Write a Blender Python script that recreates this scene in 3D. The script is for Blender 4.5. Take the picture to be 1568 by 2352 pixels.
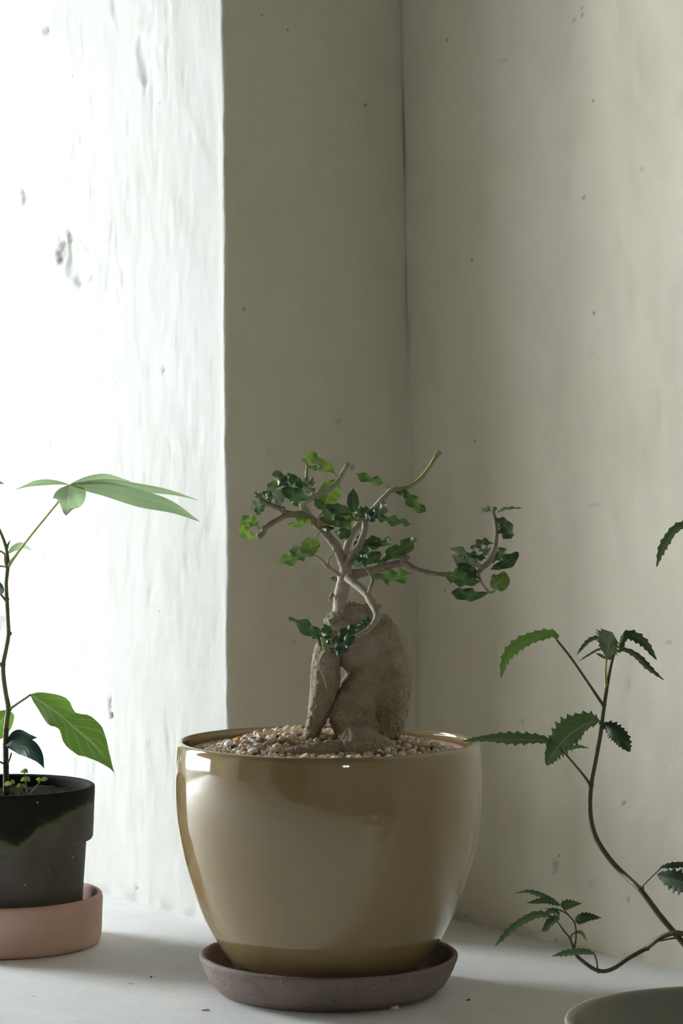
import bpy, bmesh, math, random
import numpy as np
from mathutils import Vector, noise as mnoise

for o in list(bpy.data.objects):
    bpy.data.objects.remove(o, do_unlink=True)
SC = bpy.context.scene
COL = SC.collection
rng = random.Random(7)
nrng = np.random.default_rng(11)

# ------------------------------------------------------------------ camera, sky, daylight, exposure
F, HOR, CX, ZC = 6000.0, 1050.0, 784.0, 0.42          # focal length in pixels, horizon row, centre column, eye height
cam = bpy.data.cameras.new('camera')
cam.sensor_fit = 'VERTICAL'; cam.sensor_height = 36.0
cam.lens = F * 36.0 / 2352.0
cam.shift_y = (HOR - 1176.0) / 2352.0
cam.clip_start = 0.05
camo = bpy.data.objects.new('camera', cam); COL.objects.link(camo)
camo.location = (0, 0, ZC); camo.rotation_euler = (math.pi / 2, 0, 0)
SC.camera = camo

world = bpy.data.worlds.new('overcast_sky'); SC.world = world
world.use_nodes = True
bg = world.node_tree.nodes['Background']
bg.inputs[0].default_value = (0.90, 0.97, 1.0, 1)
bg.inputs[1].default_value = 26.5

# window frame of reference: E is the plaster edge beside the window, s runs along the window wall, o runs outdoors
E = np.array([-0.0984, 2.326]); C = np.array([0.0722, 2.4186])
AX = (C - E) / np.linalg.norm(C - E)
S_DIR = -AX
O_DIR = np.array([-AX[1], AX[0]])
REV = np.array([-0.573, 0.82]); REV /= np.linalg.norm(REV)
RW = np.array([0.587, -0.81]); RW /= np.linalg.norm(RW)
# a tall open light next to the near jamb, then a long light masked above by an added panel
WIN_S0, WIN_SM, WIN_S1, WIN_Z0, WIN_Z1, MASK_Z, WIN_O = 0.66, 1.20, 2.20, 0.05, 1.22, 0.34, 1.18

def so(s, o, z):
    p = E + S_DIR * s + O_DIR * o
    return (p[0], p[1], z)

def portal(name, s0, s1, z0, z1, o, inward):
    l = bpy.data.lights.new(name, 'AREA'); l.shape = 'RECTANGLE'; l.size = s1 - s0; l.size_y = z1 - z0
    l.cycles.is_portal = True
    ob = bpy.data.objects.new(name, l); COL.objects.link(ob)
    ob.location = so((s0 + s1) / 2, o, (z0 + z1) / 2)
    ob.rotation_euler = Vector((inward[0], inward[1], 0)).to_track_quat('-Z', 'Z').to_euler()
portal('window_daylight', WIN_S0, WIN_SM, WIN_Z0, WIN_Z1, WIN_O + 0.07, -O_DIR)
portal('window_daylight', WIN_SM, WIN_S1, WIN_Z0, MASK_Z, WIN_O + 0.07, -O_DIR)
# a second small two-light window far behind the camera
W2 = (0.91, 1.27, 0.68, 0.95)
portal('far_window_daylight', W2[0], W2[1], W2[2], W2[3], -4.12, O_DIR)

SC.view_settings.view_transform = 'Standard'
SC.view_settings.look = 'None'
SC.view_settings.gamma = 1.0
SC.view_settings.use_curve_mapping = False
SC.view_settings.exposure = 0.0

# ------------------------------------------------------------------ helpers
def P(px, py, d):
    return np.array([(px - CX) / F * d, d, ZC - (py - HOR) / F * d])

def mesh_obj(name, verts, faces, mat, parent=None, uv=None, smooth=True, attrs=None):
    origin = np.zeros(3)
    p = parent
    while p is not None:
        origin = origin + np.array(p.location); p = p.parent
    verts = np.asarray(verts, dtype=float) - origin
    me = bpy.data.meshes.new(name)
    me.from_pydata(verts.tolist(), [], faces)
    if uv is not None:
        lay = me.uv_layers.new(name='UVMap')
        idx = np.empty(len(me.loops), dtype=np.int32); me.loops.foreach_get('vertex_index', idx)
        lay.data.foreach_set('uv', np.asarray(uv, dtype=np.float32)[idx].ravel())
    if attrs:
        for k, v in attrs.items():
            a = me.attributes.new(k, 'FLOAT', 'POINT')
            a.data.foreach_set('value', np.asarray(v, dtype=np.float32))
    if smooth:
        me.polygons.foreach_set('use_smooth', [True] * len(me.polygons))
    if mat: me.materials.append(mat)
    me.update()
    o = bpy.data.objects.new(name, me); COL.objects.link(o)
    if parent is not None: o.parent = parent
    return o

def tag(o, label=None, cat=None, group=None, kind=None):
    if label: o['label'] = label
    if cat: o['category'] = cat
    if group: o['group'] = group
    if kind: o['kind'] = kind
    return o

def empty(name, loc, label, cat, group=None):
    o = bpy.data.objects.new(name, None); COL.objects.link(o)
    o.location = loc; o.empty_display_size = 0.02
    return tag(o, label, cat, group)

def vnoise2(x, y, seed=0):
    r = np.random.default_rng(seed); g = r.random((256, 256))
    xi = np.floor(x).astype(int); yi = np.floor(y).astype(int)
    fx = x - xi; fy = y - yi
    fx = fx * fx * (3 - 2 * fx); fy = fy * fy * (3 - 2 * fy)
    a = g[xi % 256, yi % 256]; b = g[(xi + 1) % 256, yi % 256]
    c = g[xi % 256, (yi + 1) % 256]; d = g[(xi + 1) % 256, (yi + 1) % 256]
    return (a * (1 - fx) + b * fx) * (1 - fy) + (c * (1 - fx) + d * fx) * fy - 0.5

def fbm2(x, y, seed=0, octs=4):
    t = 0; a = 1.0
    for k in range(octs):
        t = t + a * vnoise2(x, y, seed + k); x = x * 2.03 + 7.1; y = y * 2.03 + 3.7; a *= 0.5
    return t

def catmull(pts, n):
    pts = [np.asarray(p, dtype=float) for p in pts]
    if len(pts) == 2: return [pts[0] + (pts[1] - pts[0]) * t for t in np.linspace(0, 1, n)]
    seg = [np.linalg.norm((b - a)[:3]) + 1e-9 for a, b in zip(pts, pts[1:])]
    cum = np.concatenate([[0], np.cumsum(seg)]); out = []
    ext = [2 * pts[0] - pts[1]] + pts + [2 * pts[-1] - pts[-2]]
    for s in np.linspace(0, cum[-1], n):
        i = min(np.searchsorted(cum, s, side='right') - 1, len(seg) - 1)
        t = (s - cum[i]) / seg[i]
        p0, p1, p2, p3 = ext[i:i + 4]
        out.append(0.5 * (2 * p1 + (p2 - p0) * t + (2 * p0 - 5 * p1 + 4 * p2 - p3) * t * t + (3 * p1 - p0 - 3 * p2 + p3) * t ** 3))
    return out

def tube_data(pts, radii, sides=8, n=None, bump=0.0, knots=()):
    q = [np.append(p, r) for p, r in zip(pts, radii)]
    n = n or max(6, len(pts) * 4)
    c = catmull(q, n)
    verts, faces = [], []
    up = np.array([0.13, 1.0, 0.21])
    for i in range(n):
        a = c[max(i - 1, 0)][:3]; b = c[min(i + 1, n - 1)][:3]
        T = b - a; T /= np.linalg.norm(T) + 1e-12
        U = np.cross(T, up); U /= np.linalg.norm(U) + 1e-12
        V = np.cross(U, T)
        r = max(c[i][3], 2e-4)
        for k in range(sides):
            an = 2 * math.pi * k / sides
            rr = r * (1 + bump * mnoise.noise(Vector((c[i][0] * 260 + math.cos(an), c[i][1] * 260 + math.sin(an), c[i][2] * 260))))
            verts.append(c[i][:3] + (U * math.cos(an) + V * math.sin(an)) * rr)
    for i in range(n - 1):
        for k in range(sides):
            k2 = (k + 1) % sides
            faces.append((i * sides + k, i * sides + k2, (i + 1) * sides + k2, (i + 1) * sides + k))
    for e, s in ((0, 1), (n - 1, -1)):
        a = c[e][:3]; ci = len(verts)
        d = (c[1][:3] - a) if e == 0 else (a - c[n - 2][:3])
        d = d / (np.linalg.norm(d) + 1e-12) * (-1 if e == 0 else 1)
        verts.append(a + d * max(c[e][3], 2e-4) * 0.6)
        for k in range(sides):
            k2 = (k + 1) % sides
            f = (e * sides + k, e * sides + k2, ci)
            faces.append(f if s < 0 else f[::-1])
    for (p, r) in knots:                                        # swollen nodes and scars on the twig
        base = len(verts); R, S = 5, 8
        for i in range(R + 1):
            for k in range(S):
                th = math.pi * i / R; an = 2 * math.pi * k / S
                w = r * (1 + 0.18 * math.sin(3 * an + i))
                verts.append(p + np.array([math.sin(th) * math.cos(an), math.sin(th) * math.sin(an), math.cos(th)]) * w)
        for i in range(R):
            for k in range(S):
                k2 = (k + 1) % S
                faces.append((base + i * S + k, base + i * S + k2, base + (i + 1) * S + k2, base + (i + 1) * S + k))
    return verts, faces

def lathe(name, prof, cx, cy, mat, parent=None, seg=96, wob=0.0, fine=0.0, seed=0, attr_fn=None, rough=0.0):
    """surface of revolution; prof = (r, z) list; open ends are closed to the axis when r == 0"""
    verts, faces, at = [], [], []
    n = len(prof)
    for i, (r, z) in enumerate(prof):
        for k in range(seg):
            an = 2 * math.pi * k / seg
            rr = r * (1 + wob * math.sin(2 * an + seed) + wob * 0.6 * math.sin(3 * an + 1.7 + seed))
            zz = z + fine * math.sin(2 * an + 0.7 + seed) * (z > 0.004)
            if rough and r > 1e-4 and z > 1e-4:
                q = mnoise.noise(Vector((math.cos(an) * r * 420, math.sin(an) * r * 420, z * 420)))
                q2 = mnoise.noise(Vector((math.cos(an) * r * 900, math.sin(an) * r * 900, z * 900 + 9)))
                rr += rough * (q + 0.6 * q2); zz += rough * 0.5 * q2
            verts.append((cx + rr * math.cos(an), cy + rr * math.sin(an), zz))
            if attr_fn: at.append(attr_fn(an, r, z))
    for i in range(n - 1):
        for k in range(seg):
            k2 = (k + 1) % seg
            faces.append((i * seg + k, i * seg + k2, (i + 1) * seg + k2, (i + 1) * seg + k))
    return mesh_obj(name, verts, faces, mat, parent, attrs={'wear': at} if attr_fn else None)

def dense(prof, step):
    out = [prof[0]]
    for a, b in zip(prof, prof[1:]):
        L = math.hypot(b[0] - a[0], b[1] - a[1]); k = max(1, int(L / step))
        for j in range(1, k + 1): out.append((a[0] + (b[0] - a[0]) * j / k, a[1] + (b[1] - a[1]) * j / k))
    return out

def smooth_prof(pts, n):
    return [tuple(p) for p in catmull([np.array([a, b]) for a, b in pts], n)]

# ------------------------------------------------------------------ materials
def new_mat(name):
    m = bpy.data.materials.new(name); m.use_nodes = True
    nt = m.node_tree; b = nt.nodes['Principled BSDF']
    return m, nt, b

def nd(nt, t, **kw):
    n = nt.nodes.new(t)
    for k, v in kw.items(): setattr(n, k, v)
    return n

def noise_tex(nt, coord, scale, detail=4, rough=0.55, stretch=None):
    n = nd(nt, 'ShaderNodeTexNoise'); n.inputs['Scale'].default_value = scale
    n.inputs['Detail'].default_value = detail; n.inputs['Roughness'].default_value = rough
    if stretch:
        mp = nd(nt, 'ShaderNodeMapping'); mp.inputs['Scale'].default_value = stretch
        nt.links.new(coord, mp.inputs['Vector']); coord = mp.outputs['Vector']
    nt.links.new(coord, n.inputs['Vector'])
    return n

def ramp(nt, fac, stops):
    r = nd(nt, 'ShaderNodeValToRGB'); e = r.color_ramp.elements
    while len(e) > 1: e.remove(e[-1])
    e[0].position = stops[0][0]; e[0].color = (*stops[0][1], 1)
    for p, c in stops[1:]:
        x = e.new(p); x.color = (*c, 1)
    nt.links.new(fac, r.inputs['Fac'])
    return r

def mixc(nt, fac, a, b, mode='MIX'):
    m = nd(nt, 'ShaderNodeMix', data_type='RGBA', blend_type=mode)
    for s, v in ((m.inputs[0], fac), (m.inputs[6], a), (m.inputs[7], b)):
        if hasattr(v, 'links'): nt.links.new(v, s)
        elif isinstance(v, tuple): s.default_value = (*v, 1)
        else: s.default_value = v
    return m.outputs[2]

def bump(nt, b, height, strength, dist=0.001, normal=None):
    n = nd(nt, 'ShaderNodeBump'); n.inputs['Strength'].default_value = strength
    n.inputs['Distance'].default_value = dist
    nt.links.new(height, n.inputs['Height'])
    if normal is not None: nt.links.new(normal, n.inputs['Normal'])
    nt.links.new(n.outputs['Normal'], b.inputs['Normal'])
    return n.outputs['Normal']

def coords(nt): return nd(nt, 'ShaderNodeTexCoord').outputs['Object']

def plaster(name, light, dark, speck=0.5):
    m, nt, b = new_mat(name)
    co = coords(nt)
    n1 = noise_tex(nt, co, 5.0, 5, 0.6)
    col = ramp(nt, n1.outputs['Fac'], [(0.3, dark), (0.65, light)]).outputs['Color']
    n2 = noise_tex(nt, co, 34, 4, 0.6, (1, 1, 0.3))
    f2 = ramp(nt, n2.outputs['Fac'], [(0.45, (0, 0, 0)), (0.75, (0.25, 0.25, 0.25))]).outputs['Color']
    col = mixc(nt, f2, col, tuple(0.82 * c for c in dark))
    # small dark specks of dirt, sparse
    v = nd(nt, 'ShaderNodeTexVoronoi'); v.inputs['Scale'].default_value = 42
    nt.links.new(co, v.inputs['Vector'])
    lt = nd(nt, 'ShaderNodeMath', operation='LESS_THAN'); lt.inputs[1].default_value = 0.07
    nt.links.new(v.outputs['Distance'], lt.inputs[0])
    sp = nd(nt, 'ShaderNodeSeparateColor'); nt.links.new(v.outputs['Color'], sp.inputs[0])
    gt = nd(nt, 'ShaderNodeMath', operation='GREATER_THAN'); gt.inputs[1].default_value = 0.88
    nt.links.new(sp.outputs[0], gt.inputs[0])
    mu = nd(nt, 'ShaderNodeMath', operation='MULTIPLY'); nt.links.new(lt.outputs[0], mu.inputs[0]); nt.links.new(gt.outputs[0], mu.inputs[1])
    mu2 = nd(nt, 'ShaderNodeMath', operation='MULTIPLY'); nt.links.new(mu.outputs[0], mu2.inputs[0]); mu2.inputs[1].default_value = speck
    col = mixc(nt, mu2.outputs[0], col, (0.17, 0.15, 0.12))
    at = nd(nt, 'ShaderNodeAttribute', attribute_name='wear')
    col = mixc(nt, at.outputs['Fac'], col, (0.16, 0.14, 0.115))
    nt.links.new(col, b.inputs['Base Color'])
    b.inputs['Roughness'].default_value = 0.85; b.inputs['Specular IOR Level'].default_value = 0.2
    hb = noise_tex(nt, co, 90, 6, 0.62, (1, 1, 0.55))
    nrm = bump(nt, b, hb.outputs['Fac'], 0.30, 0.0022)
    hb2 = noise_tex(nt, co, 420, 3, 0.6)
    bump(nt, b, hb2.outputs['Fac'], 0.12, 0.001, nrm)
    return m

def simple(name, col, rough=0.6, col2=None, scale=40, bumps=0.0, bscale=200, spec=0.4, coat=0.0):
    m, nt, b = new_mat(name); co = coords(nt)
    if col2:
        n = noise_tex(nt, co, scale, 5, 0.6)
        c = ramp(nt, n.outputs['Fac'], [(0.32, col), (0.68, col2)]).outputs['Color']
        nt.links.new(c, b.inputs['Base Color'])
    else: b.inputs['Base Color'].default_value = (*col, 1)
    b.inputs['Roughness'].default_value = rough; b.inputs['Specular IOR Level'].default_value = spec
    if coat: b.inputs['Coat Weight'].default_value = coat; b.inputs['Coat Roughness'].default_value = 0.04
    if bumps:
        h = noise_tex(nt, co, bscale, 5, 0.65)
        bump(nt, b, h.outputs['Fac'], bumps, 0.001)
    return m

def leaf_mat(name, c1, c2, trans, vein, tw=0.35, rough=0.33, veins=9, vein_amt=0.35):
    m, nt, b = new_mat(name)
    uv = nd(nt, 'ShaderNodeUVMap').outputs['UV']; co = coords(nt)
    n = noise_tex(nt, co, 60, 4, 0.6)
    col = ramp(nt, n.outputs['Fac'], [(0.3, c1), (0.7, c2)]).outputs['Color']
    sx = nd(nt, 'ShaderNodeSeparateXYZ'); nt.links.new(uv, sx.inputs[0])
    ab = nd(nt, 'ShaderNodeMath', operation='SUBTRACT'); nt.links.new(sx.outputs[0], ab.inputs[0]); ab.inputs[1].default_value = 0.5
    ab2 = nd(nt, 'ShaderNodeMath', operation='ABSOLUTE'); nt.links.new(ab.outputs[0], ab2.inputs[0])
    mid = nd(nt, 'ShaderNodeMapRange'); nt.links.new(ab2.outputs[0], mid.inputs[0])
    mid.inputs[1].default_value = 0.018; mid.inputs[2].default_value = 0.05; mid.inputs[3].default_value = 1; mid.inputs[4].default_value = 0
    # side veins: lines of constant v - 0.5|u|
    k = nd(nt, 'ShaderNodeMath', operation='MULTIPLY_ADD'); nt.links.new(ab2.outputs[0], k.inputs[0]); k.inputs[1].default_value = -0.55
    nt.links.new(sx.outputs[1], k.inputs[2])
    k2 = nd(nt, 'ShaderNodeMath', operation='MULTIPLY'); nt.links.new(k.outputs[0], k2.inputs[0]); k2.inputs[1].default_value = float(veins)
    fr = nd(nt, 'ShaderNodeMath', operation='FRACT'); nt.links.new(k2.outputs[0], fr.inputs[0])
    pp = nd(nt, 'ShaderNodeMath', operation='PINGPONG'); nt.links.new(fr.outputs[0], pp.inputs[0]); pp.inputs[1].default_value = 0.5
    sv = nd(nt, 'ShaderNodeMapRange'); nt.links.new(pp.outputs[0], sv.inputs[0])
    sv.inputs[1].default_value = 0.02; sv.inputs[2].default_value = 0.10; sv.inputs[3].default_value = vein_amt; sv.inputs[4].default_value = 0
    mx = nd(nt, 'ShaderNodeMath', operation='MAXIMUM'); nt.links.new(mid.outputs[0], mx.inputs[0]); nt.links.new(sv.outputs[0], mx.inputs[1])
    mv = nd(nt, 'ShaderNodeMath', operation='MULTIPLY'); nt.links.new(mx.outputs[0], mv.inputs[0]); mv.inputs[1].default_value = 0.75
    col = mixc(nt, mv.outputs[0], col, vein)
    nt.links.new(col, b.inputs['Base Color'])
    b.inputs['Roughness'].default_value = rough; b.inputs['Specular IOR Level'].default_value = 0.5
    hh = nd(nt, 'ShaderNodeMath', operation='MULTIPLY'); nt.links.new(mx.outputs[0], hh.inputs[0]); hh.inputs[1].default_value = -1.0
    bump(nt, b, hh.outputs[0], 0.35, 0.0006)
    tr = nd(nt, 'ShaderNodeBsdfTranslucent')
    tcol = mixc(nt, mv.outputs[0], trans, vein); nt.links.new(tcol, tr.inputs['Color'])
    ms = nd(nt, 'ShaderNodeMixShader'); ms.inputs[0].default_value = tw
    nt.links.new(b.outputs[0], ms.inputs[1]); nt.links.new(tr.outputs[0], ms.inputs[2])
    nt.links.new(ms.outputs[0], nt.nodes['Material Output'].inputs['Surface'])
    return m

M = {}
M['plaster_reveal'] = plaster('dimmed_plaster', (0.64, 0.635, 0.605), (0.575, 0.565, 0.53), 0.35)  # the walls' plaster in a darker copy, holding down the reveal's glare
M['plaster'] = plaster('aged_plaster', (0.79, 0.745, 0.63), (0.73, 0.68, 0.56), 0.6)  # same plaster, tinted warmer for the olive shade on these walls
M['ledge'] = plaster('painted_ledge', (0.905, 0.915, 0.915), (0.855, 0.86, 0.855), 0.5)
M['room'] = simple('room_plaster', (0.44, 0.38, 0.285), 0.9, (0.52, 0.45, 0.345), 3)
M['reflection_dark'] = simple('dark_reflection_wall', (0.09, 0.065, 0.04), 0.6, (0.13, 0.095, 0.06), 5)  # invented dark wall tone, mirrored in the glazed pot
M['timber'] = simple('dark_timber', (0.035, 0.026, 0.018), 0.7, (0.06, 0.045, 0.03), 12)
M['room_floor'] = simple('room_floor_wood', (0.10, 0.07, 0.045), 0.5, (0.16, 0.11, 0.07), 6)
M['frame'] = simple('white_window_paint', (0.75, 0.75, 0.72), 0.4)

# glazed tan pot
m, nt, b = new_mat('tan_glaze'); co = coords(nt)
n = noise_tex(nt, co, 9, 4, 0.55, (1, 1, 0.35))
c = ramp(nt, n.outputs['Fac'], [(0.3, (0.265, 0.185, 0.085)), (0.7, (0.325, 0.24, 0.12))]).outputs['Color']
nt.links.new(c, b.inputs['Base Color'])
b.inputs['Roughness'].default_value = 0.07; b.inputs['Specular IOR Level'].default_value = 0.55
b.inputs['Coat Weight'].default_value = 0.9; b.inputs['Coat Roughness'].default_value = 0.02
h = noise_tex(nt, co, 26, 3, 0.5, (1, 1, 0.3)); bump(nt, b, h.outputs['Fac'], 0.10, 0.0015)
M['glaze'] = m

# rough brown saucer
m, nt, b = new_mat('grogged_brown_clay'); co = coords(nt)
n = noise_tex(nt, co, 30, 5, 0.6)
c = ramp(nt, n.outputs['Fac'], [(0.3, (0.19, 0.143, 0.12)), (0.7, (0.28, 0.215, 0.182))]).outputs['Color']
v = nd(nt, 'ShaderNodeTexVoronoi'); v.inputs['Scale'].default_value = 330; nt.links.new(co, v.inputs['Vector'])
f = ramp(nt, v.outputs['Distance'], [(0.12, (1, 1, 1)), (0.24, (0, 0, 0))]).outputs['Color']
sp = nd(nt, 'ShaderNodeSeparateColor'); nt.links.new(v.outputs['Color'], sp.inputs[0])
pc = ramp(nt, sp.outputs[0], [(0.5, (0.05, 0.035, 0.03)), (0.78, (0.17, 0.13, 0.11)), (0.93, (0.42, 0.37, 0.31))]).outputs['Color']
c = mixc(nt, f, c, pc); nt.links.new(c, b.inputs['Base Color'])
b.inputs['Roughness'].default_value = 0.75
h = noise_tex(nt, co, 420, 5, 0.7); bump(nt, b, h.outputs['Fac'], 0.7, 0.0012)
M['brown_clay'] = m

M['terracotta'] = simple('pale_terracotta', (0.60, 0.395, 0.32), 0.8, (0.70, 0.48, 0.395), 22, 0.25, 260, 0.25)
M['inner_clay'] = simple('pink_terracotta', (0.50, 0.31, 0.27), 0.8, (0.56, 0.37, 0.32), 30, 0.2, 260, 0.25)
M['bowl'] = simple('grey_green_glaze', (0.33, 0.32, 0.26), 0.35, (0.38, 0.37, 0.30), 20, 0.08, 120, 0.4)
M['soil'] = simple('dark_soil', (0.012, 0.008, 0.006), 0.95, (0.045, 0.030, 0.021), 170, 1.0, 300, 0.12)

# mossy grey clay pot: 'wear' carries height above the algae edge
m, nt, b = new_mat('mossy_grey_clay'); co = coords(nt)
n = noise_tex(nt, co, 22, 5, 0.6)
grey = ramp(nt, n.outputs['Fac'], [(0.3, (0.088, 0.081, 0.072)), (0.7, (0.145, 0.132, 0.117))]).outputs['Color']
at = nd(nt, 'ShaderNodeAttribute', attribute_name='wear')
nj = noise_tex(nt, co, 120, 4, 0.65)
ad = nd(nt, 'ShaderNodeMath', operation='MULTIPLY_ADD'); nt.links.new(nj.outputs['Fac'], ad.inputs[0]); ad.inputs[1].default_value = 0.007
nt.links.new(at.outputs['Fac'], ad.inputs[2])
mr = nd(nt, 'ShaderNodeMapRange'); nt.links.new(ad.outputs[0], mr.inputs[0])
mr.inputs[1].default_value = -0.012; mr.inputs[2].default_value = 0.018; mr.inputs[3].default_value = 0; mr.inputs[4].default_value = 1
fmix = ramp(nt, mr.outputs[0], [(0.0, (0, 0, 0)), (0.30, (0.05, 0.05, 0.05)), (0.47, (0.9, 0.9, 0.9)), (0.55, (1, 1, 1))]).outputs['Color']
mcol = ramp(nt, mr.outputs[0], [(0.0, (0.10, 0.105, 0.05)), (0.47, (0.105, 0.125, 0.05)), (0.60, (0.022, 0.026, 0.016)), (0.8, (0.012, 0.014, 0.010))]).outputs['Color']
col = mixc(nt, fmix, grey, mcol)
v = nd(nt, 'ShaderNodeTexVoronoi'); v.inputs['Scale'].default_value = 190; nt.links.new(co, v.inputs['Vector'])
lt = nd(nt, 'ShaderNodeMath', operation='LESS_THAN'); lt.inputs[1].default_value = 0.16; nt.links.new(v.outputs['Distance'], lt.inputs[0])
sp = nd(nt, 'ShaderNodeSeparateColor'); nt.links.new(v.outputs['Color'], sp.inputs[0])
gt = nd(nt, 'ShaderNodeMath', operation='GREATER_THAN'); gt.inputs[1].default_value = 0.93; nt.links.new(sp.outputs[1], gt.inputs[0])
mu = nd(nt, 'ShaderNodeMath', operation='MULTIPLY'); nt.links.new(lt.outputs[0], mu.inputs[0]); nt.links.new(gt.outputs[0], mu.inputs[1])
col = mixc(nt, mu.outputs[0], col, (0.42, 0.42, 0.36)); nt.links.new(col, b.inputs['Base Color'])
b.inputs['Roughness'].default_value = 0.8; b.inputs['Specular IOR Level'].default_value = 0.2
h = noise_tex(nt, co, 240, 5, 0.65); bump(nt, b, h.outputs['Fac'], 0.4, 0.0009)
M['mossy_clay'] = m

# caudex bark
m, nt, b = new_mat('grey_caudex_bark'); co = coords(nt)
n = noise_tex(nt, co, 45, 6, 0.65)
c = ramp(nt, n.outputs['Fac'], [(0.28, (0.37, 0.275, 0.17)), (0.5, (0.52, 0.44, 0.315)), (0.72, (0.66, 0.61, 0.49))]).outputs['Color']
v = nd(nt, 'ShaderNodeTexVoronoi'); v.inputs['Scale'].default_value = 260; nt.links.new(co, v.inputs['Vector'])
f = ramp(nt, v.outputs['Distance'], [(0.0, (0.55, 0.55, 0.55)), (0.3, (0, 0, 0))]).outputs['Color']
c = mixc(nt, f, c, (0.20, 0.145, 0.09)); nt.links.new(c, b.inputs['Base Color'])
b.inputs['Roughness'].default_value = 0.8; b.inputs['Specular IOR Level'].default_value = 0.25
h = noise_tex(nt, co, 230, 7, 0.74); nr = bump(nt, b, h.outputs['Fac'], 1.0, 0.0034)
M['caudex'] = m
M['bark'] = simple('grey_brown_twig_bark', (0.25, 0.19, 0.14), 0.7, (0.38, 0.32, 0.255), 120, 0.4, 380, 0.3)
M['pale_bark'] = simple('pale_stem_bark', (0.36, 0.31, 0.24), 0.7, (0.47, 0.42, 0.335), 90, 0.4, 300, 0.3)
M['green_twig'] = simple('green_young_twig', (0.26, 0.29, 0.09), 0.5, (0.38, 0.37, 0.16), 90)
M['sap_stem'] = simple('green_sapling_stem', (0.11, 0.13, 0.045), 0.5, (0.19, 0.20, 0.075), 40)
M['brown_stem'] = simple('dark_sapling_base', (0.06, 0.04, 0.03), 0.6, (0.10, 0.07, 0.05), 60)
M['petiole'] = simple('yellow_green_petiole', (0.42, 0.46, 0.12), 0.45, (0.50, 0.50, 0.18), 40)
M['dark_stem'] = simple('dark_olive_stem', (0.085, 0.085, 0.035), 0.55, (0.14, 0.13, 0.06), 70)

M['leaf'] = leaf_mat('glossy_green_leaf', (0.042, 0.098, 0.042), (0.070, 0.135, 0.056), (0.12, 0.22, 0.04), (0.17, 0.24, 0.10), 0.28)
M['leaf_dark'] = leaf_mat('dark_green_leaf', (0.028, 0.068, 0.036), (0.048, 0.095, 0.05), (0.09, 0.19, 0.04), (0.13, 0.19, 0.09), 0.18, 0.30)
M['leaf_bright'] = leaf_mat('fresh_green_leaf', (0.085, 0.16, 0.04), (0.12, 0.205, 0.055), (0.16, 0.26, 0.03), (0.25, 0.33, 0.12), 0.38, 0.38)
M['leaf_pale'] = leaf_mat('grey_green_leaf', (0.13, 0.19, 0.13), (0.20, 0.26, 0.19), (0.22, 0.32, 0.14), (0.28, 0.34, 0.24), 0.22, 0.26)
M['leaf_orange'] = leaf_mat('withered_orange_leaf', (0.45, 0.14, 0.02), (0.55, 0.20, 0.03), (0.6, 0.2, 0.03), (0.5, 0.25, 0.08), 0.4, 0.5)
M['leaf_serrated'] = leaf_mat('shadowed_toothed_leaf', (0.024, 0.052, 0.026), (0.040, 0.075, 0.038), (0.055, 0.10, 0.02), (0.12, 0.16, 0.10), 0.22, 0.36, 9, 0.5)  # dark green deepened further to carry the pot's shadow
M['leaf_serr_green'] = leaf_mat('toothed_green_leaf', (0.034, 0.075, 0.018), (0.052, 0.10, 0.024), (0.075, 0.15, 0.02), (0.11, 0.15, 0.06), 0.34, 0.4, 9, 0.4)
M['leaf_palm'] = leaf_mat('flare_paled_leaf', (0.17, 0.27, 0.14), (0.25, 0.35, 0.20), (0.40, 0.56, 0.28), (0.46, 0.56, 0.38), 0.45, 0.4, 12, 0.3)  # green paled to put the lens flare's washout into the colour
M['leaf_sapling'] = leaf_mat('mid_green_sapling_leaf', (0.055, 0.125, 0.03), (0.085, 0.17, 0.045), (0.20, 0.38, 0.05), (0.34, 0.44, 0.22), 0.38, 0.38, 7, 0.55)
M['leaf_blue'] = leaf_mat('dark_blue_green_leaf', (0.020, 0.060, 0.045), (0.035, 0.085, 0.062), (0.03, 0.10, 0.06), (0.07, 0.14, 0.11), 0.1, 0.26, 7, 0.3)
M['leaf_weed'] = leaf_mat('weed_leaf', (0.12, 0.18, 0.055), (0.17, 0.24, 0.08), (0.18, 0.26, 0.06), (0.30, 0.40, 0.15), 0.45, 0.5, 5, 0.2)
PEB = [simple('cream_pebble', (0.80, 0.65, 0.44), 0.55, (0.88, 0.76, 0.57), 300), simple('white_pebble', (0.80, 0.75, 0.68), 0.35, (0.87, 0.83, 0.78), 300),
       simple('tan_pebble', (0.68, 0.50, 0.30), 0.6, (0.80, 0.63, 0.42), 300), simple('orange_pebble', (0.52, 0.25, 0.07), 0.5, (0.66, 0.40, 0.14), 300),
       simple('grey_pebble', (0.085, 0.078, 0.07), 0.6, (0.17, 0.155, 0.135), 300), simple('pinkish_pebble', (0.55, 0.43, 0.38), 0.4, (0.68, 0.57, 0.51), 300)]
M['gravel_bed'] = simple('gravel_bed', (0.42, 0.33, 0.22), 0.9, (0.6, 0.5, 0.35), 260, 0.8, 260)

# ------------------------------------------------------------------ walls: one plastered run, reveal > edge > window wall > corner > right wall
def ray_wall(px, py):
    """plan distance u along the plaster run and height of a mark seen in the photograph"""
    dx = (px - CX) / F; best = None
    for A, B, u0 in ((E + REV * U_E, E, 0.0), (E, C, U_E), (C, C + RW * 3.0, U_C)):
        D = B - A; den = D[0] - dx * D[1]
        t = (dx * A[1] - A[0]) / den
        if -1e-6 <= t <= 1 + 1e-6:
            p = A + D * t
            if best is None or p[1] < best[1]: best = (u0 + t * np.linalg.norm(D), p[1])
    u, d = best
    return u, ZC - (py - HOR) / F * d

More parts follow.
